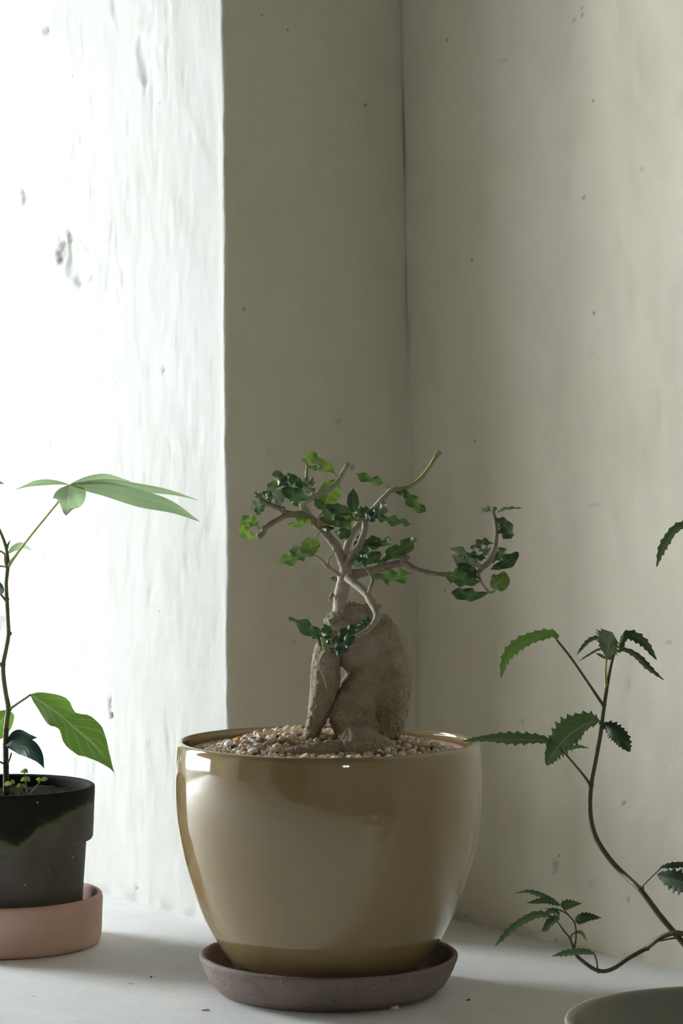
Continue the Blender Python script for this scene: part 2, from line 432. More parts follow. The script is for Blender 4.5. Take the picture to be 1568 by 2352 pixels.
U_E = 1.18; U_C = U_E + np.linalg.norm(C - E)
cols = np.concatenate([np.linspace(0, U_E - 0.49, 40), np.linspace(U_E - 0.487, U_E - 0.006, 195), np.linspace(U_E - 0.0048, U_E + 0.0048, 9), np.linspace(U_E + 0.006, U_C - 0.002, 80),
                       np.linspace(U_C, U_C + 0.52, 150), np.linspace(U_C + 0.56, U_C + 4.3, 40)])
rows = np.concatenate([np.linspace(-0.9, -0.03, 8), np.linspace(-0.004, 0.96, 330), np.linspace(1.0, 1.72, 14)])
UU, ZZ = np.meshgrid(cols, rows, indexing='ij')
RAD = 0.0055
def plan(u):
    p = np.empty(u.shape + (2,)); nn = np.empty_like(p)
    nr = np.array([-0.82, -0.573]); nr = np.array([-REV[1], REV[0]]); nw = -O_DIR; nR = np.array([RW[1], -RW[0]])
    for idx in np.ndindex(u.shape):
        x = u[idx]
        if x < U_E:
            q = E + REV * (U_E - x); w = nr
        elif x < U_C:
            q = E + AX * (x - U_E); w = nw
        else:
            q = C + RW * (x - U_C); w = nR
        t = (x - U_E) / RAD
        if abs(t) < 1:
            k = (t + 1) / 2
            a = E + REV * RAD; bq = E + AX * RAD
            q = a * (1 - k) ** 2 + E * 2 * k * (1 - k) + bq * k * k
            w = nr * (1 - k) + nw * k
        p[idx] = q; nn[idx] = w / np.linalg.norm(w)
    return p, nn
p1, n1 = plan(cols)
lean = np.interp(cols, [0, U_E, U_C, U_C + 0.8, U_C + 2, U_C + 4.3], [0.009, 0.009, 0.0195, 0.0195, 0, 0])
# hand-trowelled unevenness
disp = 0.0050 * fbm2(UU * 5, ZZ * 3.2, 3, 3) + 0.0016 * fbm2(UU * 22 + ZZ * 3, ZZ * 14, 20, 3) + 0.0005 * fbm2(UU * 150, ZZ * 55, 31, 3)
rv = np.clip((U_E - UU) / 0.1, 0, 1)
disp = disp * (1 - 0.45 * rv) + rv * (0.0007 * fbm2(UU * 60, ZZ * 26, 44, 3))
edge_w = np.exp(-((UU - U_E) / 0.014) ** 2)
disp = disp * (1 - 0.6 * edge_w)
ridge = np.clip(fbm2(UU * 70, ZZ * 34, 55, 3) - 0.22, 0, 1)
disp = disp - rv * 0.006 * ridge * np.clip(fbm2(UU * 9, ZZ * 5, 66, 2) + 0.3, 0, 1)
wear = np.zeros_like(UU)
def pit(px, py, wpx, hpx, depth, dark, seed, soft=0.35):
    u0, z0 = ray_wall(px, py)
    u1, _ = ray_wall(px + wpx / 2, py)
    du = max(abs(u1 - u0), 0.001); d = 2.45
    dz = hpx / 2 / F * d
    r = np.sqrt(((UU - u0) / du) ** 2 + ((ZZ - z0) / dz) ** 2)
    r = r + 0.85 * fbm2((UU - u0) / du * 1.6 + seed, (ZZ - z0) / dz * 1.6 + seed, seed, 3)
    mk = np.clip((1 - r) / soft, 0, 1)
    global disp, wear
    disp = disp - depth * mk; wear = np.maximum(wear, dark * mk)
pit(196, 600, 66, 105, 0.0035, 0.0, 71); pit(155, 580, 24, 70, 0.004, 0.36, 72); pit(175, 545, 20, 30, 0.003, 0.2, 73)
pit(124, 70, 17, 18, 0.002, 0.45, 74); pit(68, 450, 12, 40, 0.002, 0.35, 75); pit(200, 318, 10, 34, 0.001, 0.12, 78)
pit(255, 1615, 5, 40, 0.001, 0.7, 76, 0.4); pit(259, 1642, 9, 16, 0.002, 0.95, 176, 0.4); pit(134, 1665, 10, 20, 0.002, 0.8, 77, 0.4); pit(388, 852, 7, 16, 0.002, 0.5, 79, 0.8)
pit(310, 2040, 9, 9, 0.002, 0.7, 80, 0.8); pit(352, 130, 50, 120, 0.0016, 0.0, 81); pit(350, 170, 12, 90, 0.001, 0.06, 82)
pit(2, 1430, 40, 40, 0.004, 0.3, 83)
for (a, bb, c_, d_, e_) in ((577, 707, 6, 6, .8), (632, 1043, 8, 8, .7), (796, 968, 16, 14, .3), (766, 45, 9, 9, .35), (1370, 20, 7, 7, .8), (1371, 32, 8, 8, .8), (1355, 45, 5, 5, .5),
                            (1374, 454, 8, 8, .7), (1347, 485, 5, 5, .4), (1508, 391, 6, 6, .7), (1200, 138, 22, 8, .22), (1393, 806, 6, 6, .4), (1440, 1843, 12, 12, .8),
                            (1377, 1851, 10, 10, .7), (1284, 1985, 16, 40, .35), (1282, 2001, 9, 8, .8), (1385, 1160, 30, 14, .18), (1448, 2062, 7, 26, .4), (1552, 1475, 9, 14, .5),
                            (1215, 1655, 9, 20, .25), (684, 1476, 9, 10, .4), (1280, 2160, 8, 8, .6), (1226, 2147, 20, 9, .4), (1518, 2218, 12, 8, .7), (1115, 2143, 9, 8, .5),
                            (1052, 2116, 30, 10, .6), (1071, 2106, 10, 12, .6), (1385, 2190, 10, 8, .6), (1365, 2028, 30, 24, .15), (1460, 1570, 12, 40, .2), (540, 1745, 10, 8, .3)):
    pit(a, bb, c_, d_, 0.0006, e_, int(a + bb), 0.6)
# crack in the inner corner
ck = np.exp(-((UU - U_C - 0.004 * fbm2(ZZ * 14, ZZ * 0 + 2, 91, 3)) / 0.0022) ** 2) * np.clip(0.55 + 1.6 * fbm2(ZZ * 10, ZZ * 0 + 5, 92, 2), 0, 1)
wear = np.maximum(wear, 0.38 * ck)
disp = disp - 0.0015 * ck
# grime where the walls meet the ledge
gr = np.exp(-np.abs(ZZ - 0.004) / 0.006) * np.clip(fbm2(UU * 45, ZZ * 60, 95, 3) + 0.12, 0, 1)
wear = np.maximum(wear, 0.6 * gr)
VX = p1[:, None, 0] + n1[:, None, 0] * disp - lean[:, None] * ZZ
VY = p1[:, None, 1] + n1[:, None, 1] * disp
wob = 0.0022 * fbm2(ZZ * 9, ZZ * 0 + 1, 101, 4) + 0.0012 * fbm2(ZZ * 60, ZZ * 0 + 1, 105, 2)
ew = np.exp(-((UU - U_E) / 0.006) ** 2)
VX = VX + ew * wob
NR = len(rows)
def wall_piece(name, c0, c1, mat, label_kind='structure'):
    sel = slice(c0, c1 + 1)
    V = np.stack([VX[sel], VY[sel], ZZ[sel]], -1).reshape(-1, 3)
    nc = c1 - c0 + 1
    faces = [(i * NR + j, (i + 1) * NR + j, (i + 1) * NR + j + 1, i * NR + j + 1) for i in range(nc - 1) for j in range(NR - 1)]
    return tag(mesh_obj(name, V, faces, mat, attrs={'wear': wear[sel].ravel()}), kind=label_kind)
iE = int(np.argmin(np.abs(cols - U_E))); iC = int(np.argmin(np.abs(cols - U_C)))
tag(wall_piece('wall_left', 0, iE, M['plaster_reveal']), 'brightly lit white plaster window reveal with chips', None)
tag(wall_piece('wall_back', iE, iC, M['plaster']), 'shaded grey plaster wall beside the window reveal', None)
tag(wall_piece('wall_right', iC, len(cols) - 1, M['plaster']), 'aged grey plaster wall behind the toothed plant', None)

def box_so(name, s0, s1, o0, o1, z0, z1, mat, parent=None):
    v = [so(s, o, z) for z in (z0, z1) for s, o in ((s0, o0), (s1, o0), (s1, o1), (s0, o1))]
    f = [(3, 2, 1, 0), (4, 5, 6, 7), (0, 1, 5, 4), (1, 2, 6, 5), (2, 3, 7, 6), (3, 0, 4, 7)]
    return mesh_obj(name, v, f, mat, parent, smooth=False)

tag(box_so('wall_front', 2.60, 3.6, 0.0, 1.28, -0.9, 1.72, M['room']), kind='structure')
tag(box_so('wall_lintel', -0.02, 2.60, 0.02, 1.28, 1.44, 1.72, M['timber']), kind='structure')
tag(box_so('wall_jamb', 0.0, WIN_S0, 1.175, 1.28, -0.9, 1.44, M['plaster_reveal']), kind='structure')
wf = tag(box_so('wall_far', 3.5, 3.6, -1.45, 0.0, -0.9, 1.72, M['plaster_reveal']), kind='structure')
box_so('wall_panel', 3.5, 3.6, -4.0, -1.45, -0.9, 1.72, M['reflection_dark'], wf)  # unseen dark stretch of wall, added to darken the pot's reflection
wb = tag(box_so('wall_behind', -0.9, W2[0], -4.1, -4.0, -0.9, 1.72, M['room']), kind='structure')
box_so('wall_panel', W2[1], 3.6, -4.1, -4.0, -0.9, 1.72, M['room'], wb)
box_so('wall_panel', W2[0], W2[1], -4.1, -4.0, -0.9, W2[2], M['room'], wb)
box_so('wall_panel', W2[0], W2[1], -4.1, -4.0, W2[3], 1.72, M['room'], wb)
w2 = tag(box_so('window_2', (W2[0] + W2[1]) / 2 - 0.03, (W2[0] + W2[1]) / 2 + 0.03, -4.08, -4.03, W2[2], W2[3], M['frame']), kind='structure')
box_so('window_frame', W2[0], W2[0] + 0.04, -4.08, -4.03, W2[2], W2[3], M['frame'], w2)
box_so('window_frame', W2[1] - 0.04, W2[1], -4.08, -4.03, W2[2], W2[3], M['frame'], w2)
tag(box_so('ceiling', -0.9, 3.6, -4.1, 1.28, 1.72, 1.80, M['timber']), kind='structure')
tag(box_so('floor', -0.9, 3.6, -4.1, 1.28, -0.98, -0.9, M['room_floor']), kind='structure')
w1 = box_so('window_1', WIN_S0, 2.60, WIN_O, WIN_O + 0.05, 0.0, WIN_Z0, M['frame'])
tag(w1, kind='structure')
box_so('window_frame', WIN_S0, 2.60, WIN_O, WIN_O + 0.05, WIN_Z1, 1.44, M['frame'], w1)
box_so('window_frame', WIN_S1, 2.60, WIN_O, WIN_O + 0.05, WIN_Z0, WIN_Z1, M['frame'], w1)
box_so('window_post', WIN_SM - 0.02, WIN_SM + 0.02, WIN_O, WIN_O + 0.04, WIN_Z0, WIN_Z1, M['frame'], w1)
box_so('window_post', 1.78, 1.82, WIN_O, WIN_O + 0.04, WIN_Z0, WIN_Z1, M['frame'], w1)
box_so('light_mask', WIN_SM, WIN_S1, WIN_O + 0.042, WIN_O + 0.046, MASK_Z, WIN_Z1, M['room'], w1)  # unseen panel, added to keep this stretch of daylight low
box_so('glazing_bar', WIN_S0, WIN_SM, WIN_O, WIN_O + 0.04, 0.60, 0.62, M['frame'], w1)

# the white painted ledge everything stands on
pr = C + RW * 1.15; pe = C + RW * 0.0
outl = [so(2.60, 1.18, 0)[:2], tuple(E + REV * 1.18 + O_DIR * 0.004), tuple(E + O_DIR * 0.006 + AX * 0.006), tuple(C + (AX + O_DIR) * 0.006), tuple(pr + AX * 0.006),
        so(0.2, -1.25, 0)[:2], so(2.60, -1.25, 0)[:2]]
lv = [(x, y, 0.0) for x, y in outl] + [(x, y, -0.9) for x, y in outl]
k = len(outl)
lf = [tuple(range(k))[::-1], tuple(range(k, 2 * k))] + [(i, (i + 1) % k, k + (i + 1) % k, k + i) for i in range(k)]
ledge = mesh_obj('window_sill', lv, lf, M['ledge'], smooth=False)
tag(ledge, 'white painted masonry ledge under the pots', None, kind='structure')
bm = bmesh.new(); bm.from_mesh(ledge.data); bmesh.ops.recalc_face_normals(bm, faces=bm.faces); bm.to_mesh(ledge.data); bm.free()

# ------------------------------------------------------------------ glazed pot and saucer
D0 = 2.057
PX, PY = (754 - CX) / F * D0, D0
outer = [(0.0, 0.0105), (0.050, 0.0105), (0.058, 0.0115), (0.070, 0.0175), (0.0800, 0.0285), (0.0885, 0.0415), (0.0982, 0.0595), (0.1054, 0.0772), (0.1110, 0.0943),
         (0.1155, 0.1114), (0.1186, 0.1286), (0.1204, 0.1457), (0.1208, 0.1600), (0.1207, 0.1700), (0.1203, 0.1830), (0.1195, 0.1920)]
rimp = [(0.1185, 0.1955), (0.1168, 0.1972), (0.1150, 0.1966), (0.1140, 0.1945), (0.1140, 0.1900), (0.1150, 0.1750)]
inner = [(0.1140, 0.140), (0.108, 0.10), (0.090, 0.055), (0.060, 0.022), (0.0, 0.020)]
prof = [outer[0], outer[1]] + smooth_prof(outer[1:] + rimp, 110)[1:] + inner
tag(lathe('glazed_pot', prof, PX, PY, M['glaze'], seg=160, wob=0.0012, fine=0.0006, seed=1.0),
    'large tan glazed round pot with glossy sides on brown saucer', 'pot')

sp_ = [(0.0, 0.0), (0.080, 0.0), (0.0850, 0.0015), (0.0885, 0.0048), (0.0915, 0.0068), (0.0945, 0.0110), (0.0985, 0.0190), (0.1015, 0.0270), (0.1017, 0.0288), (0.1005, 0.0300), (0.0978, 0.0298),
       (0.0966, 0.0280), (0.0940, 0.0200), (0.0905, 0.0125), (0.088, 0.0108), (0.0, 0.0105)]
tag(lathe('clay_saucer', [sp_[0]] + dense(sp_[1:-1], 0.0012) + [sp_[-1]], PX + 0.0, PY, M['brown_clay'], seg=300, wob=0.001, fine=0.0005, seed=0.3, rough=0.00055),
    'rough brown clay saucer with pitted sides under the tan pot', 'saucer')

# ------------------------------------------------------------------ fat-stemmed tree in the glazed pot
tree = empty('caudex_tree', (PX, PY, 0.02), 'small bonsai-like tree with swollen grey trunk and wavy green leaves in tan pot', 'plant')
# inner clay pot, standing inside the glazed one
ip = [(0.0, 0.0205), (0.055, 0.0205), (0.088, 0.11), (0.1035, 0.186), (0.1045, 0.1915), (0.1055, 0.1925), (0.1095, 0.1925), (0.1105, 0.1905), (0.1105, 0.176), (0.104, 0.171)]
ip = [(0.0, 0.0205), (0.055, 0.0205), (0.060, 0.03), (0.1035, 0.150), (0.1085, 0.176), (0.1098, 0.1890), (0.1088, 0.1905), (0.1035, 0.1905), (0.1015, 0.186), (0.095, 0.15), (0.0, 0.15)]
lathe('inner_pot', ip, PX, PY, M['inner_clay'], tree, seg=96)

def gz(x, y):
    dx, dy = x - (PX - 0.030), y - (PY + 0.012)
    r2 = (x - PX) ** 2 + (y - PY) ** 2
    z = 0.1995 - 0.0125 * (r2 / 0.01) + 0.0045 * math.exp(-(dx * dx + dy * dy) / 0.0022)
    ex, ey = x - (PX + 0.070), y - (PY - 0.005)
    z += 0.0035 * math.exp(-(ex * ex + ey * ey) / 0.0004)
    fx, fy = x - (PX - 0.002), y - (PY - 0.050)
    z -= 0.0085 * math.exp(-(fx * fx / 0.0032 + fy * fy / 0.0007))
    return z + 0.0016 * mnoise.noise(Vector((x * 70, y * 70, 2.2)))
gv, gf = [(PX, PY, gz(PX, PY) - 0.0025)], []
for i in range(1, 25):
    for k in range(64):
        r = 0.1025 * i / 24; an = 2 * math.pi * k / 64
        x, y = PX + r * math.cos(an), PY + r * math.sin(an); gv.append((x, y, gz(x, y) - 0.0025))
for k in range(64): gf.append((0, 1 + k, 1 + (k + 1) % 64))
for i in range(1, 24):
    for k in range(64):
        k2 = (k + 1) % 64; a = 1 + (i - 1) * 64; b_ = 1 + i * 64
        gf.append((a + k, b_ + k, b_ + k2, a + k2))
gravel = tag(mesh_obj('gravel', gv, gf, M['gravel_bed'], tree), 'cream and grey gravel top dressing')

def pebble_mesh(seed):
    bm = bmesh.new(); bmesh.ops.create_icosphere(bm, subdivisions=1, radius=1.0)
    r = random.Random(seed); s = (r.uniform(0.85, 1.25), r.uniform(0.8, 1.1), r.uniform(0.65, 0.9))
    for v in bm.verts:
        q = 1 + 0.38 * mnoise.noise(v.co * 1.1 + Vector((seed * 3.1, 0, 0)))
        v.co = Vector((v.co.x * s[0], v.co.y * s[1], v.co.z * s[2])) * q
    me = bpy.data.meshes.new('pebble'); bm.to_mesh(me); bm.free()
    return me
proto = [pebble_mesh(s) for s in range(8)]
pm = []
for mi, mt in enumerate(PEB):
    row = []
    for me in proto:
        c = me.copy(); c.materials.append(mt); row.append(c)
    pm.append(row)
pts = []
tries = 0
grid = {}
while tries < 26000 and len(pts) < 1700:
    tries += 1
    r = 0.1005 * math.sqrt(rng.random()); an = rng.random() * 2 * math.pi
    x, y = PX + r * math.cos(an), PY + r * math.sin(an)
    rad = rng.choice((0.0023, 0.0028, 0.0032, 0.0037, 0.0043)) * rng.uniform(0.9, 1.15)
    g = (int(x / 0.006), int(y / 0.006)); ok = True
    for i in (-1, 0, 1):
        for j in (-1, 0, 1):
            for (qx, qy, qr) in grid.get((g[0] + i, g[1] + j), ()):
                if (qx - x) ** 2 + (qy - y) ** 2 < (0.78 * (qr + rad)) ** 2: ok = False
    if ok:
        grid.setdefault(g, []).append((x, y, rad)); pts.append((x, y, rad))
def seen_score(q):
    x, y, rad = q
    z = gz(x, y) + rad * 0.4
    px = CX + x / y * F; py = HOR + (ZC - z) / y * F
    # front rim line of the glazed pot
    t = max(-1, min(1, (px - 754) / 350)); rim = 1702 + 38 * math.sqrt(1 - t * t)
    vis = rim - py
    hid = 720 < px < 925 and y > PY - 0.02
    return (0 if vis < -3 or hid else 1000) - (y - (PY - 0.1)) * 800
pts.sort(key=seen_score, reverse=True)
wts = [0] * 44 + [1] * 20 + [2] * 24 + [3] * 5 + [4] * 5 + [5] * 12
sv, sf, sm = [], [], []
for i, (x, y, rad) in enumerate(pts):
    mi = rng.choice(wts); vi = rng.randrange(8)
    z = gz(x, y) + rad * rng.uniform(-0.1, 0.45)
    rot = (rng.uniform(-.6, .6), rng.uniform(-.6, .6), rng.uniform(0, 6.28))
    o = bpy.data.objects.new('pebble', pm[mi][vi]) if i < 300 else None
    if o:
        COL.objects.link(o); o.parent = gravel
        o.location = (x - PX, y - PY, z - 0.02); o.rotation_euler = rot; o.scale = (rad, rad, rad)
    else:
        me = proto[vi]; cz, sz = math.cos(rot[2]), math.sin(rot[2]); base = len(sv)
        for v in me.vertices:
            sv.append((x + rad * (v.co.x * cz - v.co.y * sz), y + rad * (v.co.x * sz + v.co.y * cz), z + rad * v.co.z))
        for p in me.polygons: sf.append(tuple(base + q for q in p.vertices)); sm.append(mi)
st = mesh_obj('loose_gravel', sv, sf, None, tree, smooth=False)
for mt in PEB: st.data.materials.append(mt)
st.data.polygons.foreach_set('material_index', sm)
tag(st, 'cream gravel around the trunk', kind='stuff')

# swollen trunk: overlapping masses fused by a voxel remesh
def fuse(name, chains, mat, parent, voxel, smooth_it, rough_fn):
    bm = bmesh.new()
    for ch in chains:
        for a, b in zip(ch, ch[1:]) if len(ch) > 1 else ((ch[0], ch[0]),):
            a = np.array(a, dtype=float); b = np.array(b, dtype=float)
            L = np.linalg.norm((b - a)[:2]); n = max(1, int(L / (0.3 * min(a[2], b[2]) + 1)))
            for t in np.linspace(0, 1, n + 1):
                q = a + (b - a) * t; p = P(q[0], q[1], D0 + q[3]); rr = q[2] / F * D0
                r = bmesh.ops.create_icosphere(bm, subdivisions=2, radius=rr)
                bmesh.ops.translate(bm, verts=r['verts'], vec=Vector(p))
    me = bpy.data.meshes.new('tmp'); bm.to_mesh(me); bm.free()
    o = bpy.data.objects.new('tmp', me); COL.objects.link(o)
    md = o.modifiers.new('r', 'REMESH'); md.mode = 'VOXEL'; md.voxel_size = voxel
    s = o.modifiers.new('s', 'SMOOTH'); s.factor = 0.5; s.iterations = smooth_it
    dg = bpy.context.evaluated_depsgraph_get(); ev = o.evaluated_get(dg); em = ev.to_mesh()
    V = np.empty(len(em.vertices) * 3); em.vertices.foreach_get('co', V); V = V.reshape(-1, 3)
    N = np.empty(len(em.vertices) * 3); em.vertices.foreach_get('normal', N); N = N.reshape(-1, 3)
    faces = [tuple(p.vertices) for p in em.polygons]
    ev.to_mesh_clear(); bpy.data.objects.remove(o); bpy.data.meshes.remove(me)
    for i in range(len(V)):
        V[i] += N[i] * rough_fn(V[i])
    return mesh_obj(name, V, faces, mat, parent)
def bark_rough(p):
    v = Vector(p)
    a = mnoise.fractal(v * 300, 0.75, 2.1, 4); b = mnoise.noise(v * 62)
    c_ = abs(mnoise.noise(v * 190)) - 0.25
    ring = math.sin(p[2] * 850 + 5 * mnoise.noise(v * 45))
    top = max(0.0, min(1.0, (p[2] - (ZC - (1450 - HOR) / F * D0)) / 0.008))
    low = max(0.0, min(1.0, ((ZC - (1600 - HOR) / F * D0) - p[2]) / 0.01))
    return 0.00060 * a + 0.0005 * b + 0.0008 * c_ + top * 0.0010 * a + low * (0.00045 * a + 0.00016 * ring)
caud = [[(798, 1420, 40, 0), (836, 1432, 46, 0.004), (856, 1466, 62, 0.005), (864, 1505, 76, 0.005), (871, 1545, 82, 0.005), (874, 1585, 74, 0.006), (876, 1625, 66, 0.008),
         (872, 1665, 56, 0.008), (868, 1705, 48, 0.008), (866, 1760, 52, 0.008)],
        [(776, 1434, 33, -0.002), (798, 1466, 42, -0.001), (826, 1502, 54, 0)], [(838, 1575, 48, -0.004), (820, 1610, 52, -0.007), (808, 1644, 56, -0.009), (818, 1676, 54, -0.009)],
        [(824, 1716, 54, -0.026), (836, 1760, 60, -0.028)], [(862, 1728, 46, -0.022), (874, 1765, 46, -0.02)], [(790, 1728, 30, -0.024)]]
leg = [[(776, 1456, 34, -0.002), (752, 1495, 33, -0.006), (748, 1530, 35, -0.008), (747, 1565, 36, -0.009), (741, 1600, 33, -0.010), (731, 1640, 26, -0.012), (718, 1675, 20, -0.013), (707, 1705, 17, -0.014), (700, 1740, 16, -0.014)]]
root = [[(800, 1722, 25, -0.028), (760, 1722, 23, -0.034), (720, 1726, 21, -0.038), (680, 1730, 18, -0.040), (640, 1738, 13, -0.040), (610, 1748, 9, -0.038)]]
cx_o = fuse('swollen_trunk', caud, M['caudex'], tree, 0.0008, 5, bark_rough); cx_o['label'] = 'swollen grey knobbly caudex'
fuse('root_leg', leg, M['caudex'], tree, 0.0009, 6, bark_rough)
fuse('surface_root', root, M['caudex'], tree, 0.0009, 4, bark_rough)

BR = {}
def branch(key, data, mat, parent, name='branch', sides=9, knots=(), bumpy=0.18):
    """data: (px, py, radius in px, depth)"""
    pts = [P(a, b, d) for a, b, r, d in data]; rad = [r / F * d for a, b, r, d in data]
    kn = [(P(a, b, d), r / F * d) for a, b, r, d in knots]
    v, f = tube_data(pts, rad, sides, len(pts) * 5, bumpy, kn)
    BR[key] = mesh_obj(name, v, f, mat, parent)
    return BR[key]

d = 2.055
branch('trunk', [(786, 1418, 24, d), (783, 1392, 19, d), (784, 1365, 17, d), (789, 1338, 17, d), (794, 1312, 15, d), (792, 1296, 13, d)], M['pale_bark'], tree, 'stem', 14, [(762, 1368, 6, d - .004), (758, 1374, 5, d - .004), (797, 1347, 4, d - .005)])
branch('A', [(792, 1302, 13, d), (784, 1280, 12, d - .002), (770, 1252, 10.5, d - .005), (752, 1230, 9.5, d - .008), (735, 1211, 9.5, d - .010), (715, 1193, 10.5, d - .012), (700, 1182, 9, d - .014), (676, 1181, 8, d - .016), (655, 1180, 9, d - .018)],
       M['bark'], tree, knots=[(742, 1216, 8, d - .010), (657, 1181, 9, d - .018)])
branch('A1', [(656, 1180, 8, d - .018), (645, 1170, 7, d - .019), (628, 1163, 6.5, d - .02), (612, 1156, 6, d - .02), (598, 1146, 5, d - .021)], M['bark'], tree, knots=[(650, 1168, 5, d - .022)])
branch('A2', [(656, 1182, 8, d - .018), (640, 1192, 6.5, d - .022), (620, 1204, 6.5, d - .026), (610, 1212, 7.5, d - .027), (604, 1224, 6.5, d - .028), (591, 1232, 6, d - .028)], M['bark'], tree, knots=[(606, 1214, 8, d - .027), (597, 1230, 8, d - .028)])
branch('A3', [(712, 1190, 9, d - .012), (703, 1174, 9, d - .014), (695, 1158, 8, d - .016), (717, 1143, 7, d - .018), (735, 1134, 6.5, d - .018), (754, 1125, 6.5, d - .018), (776, 1106, 6.5, d - .017), (787, 1088, 6, d - .016), (797, 1070, 6, d - .015)],
       M['pale_bark'], tree, knots=[(690, 1156, 5, d - .016), (809, 1073, 6, d - .015), (798, 1068, 6, d - .015), (777, 1104, 7, d - .017), (717, 1143, 7, d - .018)])
branch('A4', [(736, 1213, 6, d - .010), (732, 1200, 4, d - .014), (733, 1188, 3.5, d - .016), (741, 1173, 3.5, d - .018), (748, 1160, 2.5, d - .018)], M['green_twig'], tree, 'twig')
branch('T', [(722, 1142, 3, d - .012), (709, 1118, 3.5, d - .006), (704, 1098, 4, d - .004), (705, 1082, 4, d - .004), (706, 1068, 4, d - .004)], M['green_twig'], tree, 'twig')
branch('D', [(796, 1296, 11, d - .002), (808, 1276, 9.5, d - .006), (822, 1258, 8.5, d - .008), (831, 1238, 7.5, d - .009), (838, 1215, 7.5, d - .010), (838, 1196, 8, d - .010)], M['bark'], tree, knots=[(842, 1193, 7, d - .01), (828, 1192, 6, d - .01)])
branch('E', [(789, 1288, 9, d + .006), (795, 1260, 8, d + .012), (805, 1232, 8, d + .018), (822, 1207, 7.5, d + .022), (848, 1180, 7, d + .024), (872, 1154, 7, d + .024), (894, 1130, 6.5, d + .024), (908, 1123, 6.5, d + .024)], M['pale_bark'], tree, knots=[(906, 1124, 7.5, d + .024)])
branch('E2', [(905, 1125, 6, d + .024), (932, 1120, 5.5, d + .022), (960, 1104, 5.5, d + .02), (984, 1076, 5, d + .018), (1000, 1050, 5, d + .017), (1007, 1037, 5, d + .017)], M['green_twig'], tree, 'twig', knots=[(1003, 1045, 7, d + .017), (1009, 1041, 5, d + .015)])
branch('F', [(796, 1318, 12, d), (814, 1319, 12, d + .002), (838, 1314, 10, d + .004), (876, 1304, 9.5, d + .004), (910, 1295, 8.5, d), (930, 1294, 8, d - .004), (956, 1308, 6, d - .010), (985, 1315, 5.5, d - .016), (1021, 1320, 5.5, d - .022), (1060, 1324, 5, d - .026), (1090, 1318, 6, d - .028),
              (1110, 1302, 6.5, d - .028), (1126, 1286, 7.2, d - .028), (1135, 1264, 6, d - .028), (1139, 1240, 5.2, d - .028), (1140, 1215, 5, d - .029), (1136, 1190, 4.5, d - .029), (1132, 1175, 4, d - .029)],
       M['bark'], tree, knots=[(929, 1283, 9, d - .004), (936, 1280, 5, d - .006), (924, 1288, 8, d - .003)])
branch('F2', [(1098, 1318, 5, d - .030), (1104, 1336, 3.5, d - .034), (1115, 1352, 3, d - .036), (1124, 1361, 3, d - .037), (1134, 1358, 2.8, d - .037), (1141, 1347, 3, d - .037)], M['pale_bark'], tree, 'twig')
branch('G', [(798, 1326, 10, d - .008), (812, 1338, 10, d - .014), (836, 1358, 9.5, d - .022), (851, 1378, 10, d - .028), (863, 1402, 10, d - .032), (866, 1416, 9, d - .034), (858, 1432, 6.5, d - .036), (840, 1450, 5, d - .040), (816, 1463, 4.5, d - .044), (798, 1474, 5, d - .046), (772, 1485, 4, d - .050), (752, 1490, 5, d - .054)],
       M['pale_bark'], tree, knots=[(871, 1392, 5, d - .034), (840, 1364, 5, d - .026), (799, 1480, 4.5, d - .048), (846, 1434, 4, d - .042), (752, 1488, 6, d - .054)])
branch('G2', [(846, 1368, 5, d - .026), (850, 1350, 4.5, d - .028), (856, 1332, 4.5, d - .028), (848, 1316, 3, d - .028), (838, 1304, 2.2, d - .028)], M['bark'], tree, 'twig')
branch('H', [(780, 1320, 5, d - .006), (765, 1310, 4.5, d - .012), (752, 1301, 5, d - .016), (737, 1286, 3.5, d - .020), (722, 1275, 2.5, d - .022)], M['pale_bark'], tree, 'twig', knots=[(752, 1301, 5.5, d - .016)])
branch('H2', [(753, 1302, 2, d - .016), (754, 1286, 1.6, d - .014), (763, 1275, 1.5, d - .010), (768, 1262, 1.5, d - .006)], M['green_twig'], tree, 'tendril', 6)
branch('A5', [(738, 1217, 2, d - .010), (728, 1230, 1.5, d - .014), (722, 1238, 1.4, d - .016)], M['pale_bark'], tree, 'tendril', 6)
branch('rootlet', [(747, 1492, 2.5, d - .052), (734, 1516, 1.8, d - .046), (734, 1536, 1.6, d - .044), (744, 1556, 1.4, d - .044), (750, 1580, 1.2, d - .046)], M['pale_bark'], tree, 'aerial_root', 6)
branch('shoot', [(748, 1492, 5, d - .056), (744, 1480, 5, d - .060), (740, 1463, 5, d - .062)], M['green_twig'], tree, 'shoot', 7)
branch('thorn', [(783, 1570, 2, d - .044), (793, 1556, 3, d - .044), (800, 1546, 1.2, d - .044)], M['pale_bark'], tree, 'bark_scale', 6)

def prof_obov(t): return max(0.0, math.sin(math.pi * t ** 1.35)) ** 0.75 * (0.9 + 0.1 * t) + 0.04 * (1 - t)
def prof_oval(t): return max(0.0, math.sin(math.pi * t ** 0.95)) ** 0.7
def prof_lanc(t): return max(0.0, math.sin(math.pi * t ** 0.85)) ** 0.85
def prof_heart(t): return max(0.0, math.sin(math.pi * t ** 0.52)) ** 0.9
def prof_acum(t): return max(0.0, math.sin(math.pi * min(1, t ** 0.78))) ** 1.15
def prof_waist(t): return prof_oval(t) * min(1.0, ((1 - t) * 2.6 + 0.02)) ** 1.1 * (1 - 0.42 * math.exp(-((t - 0.37) / 0.075) ** 2))
PROF = {'waist': prof_waist, 'obov': prof_obov, 'oval': prof_oval, 'lanc': prof_lanc, 'heart': prof_heart, 'acum': prof_acum}

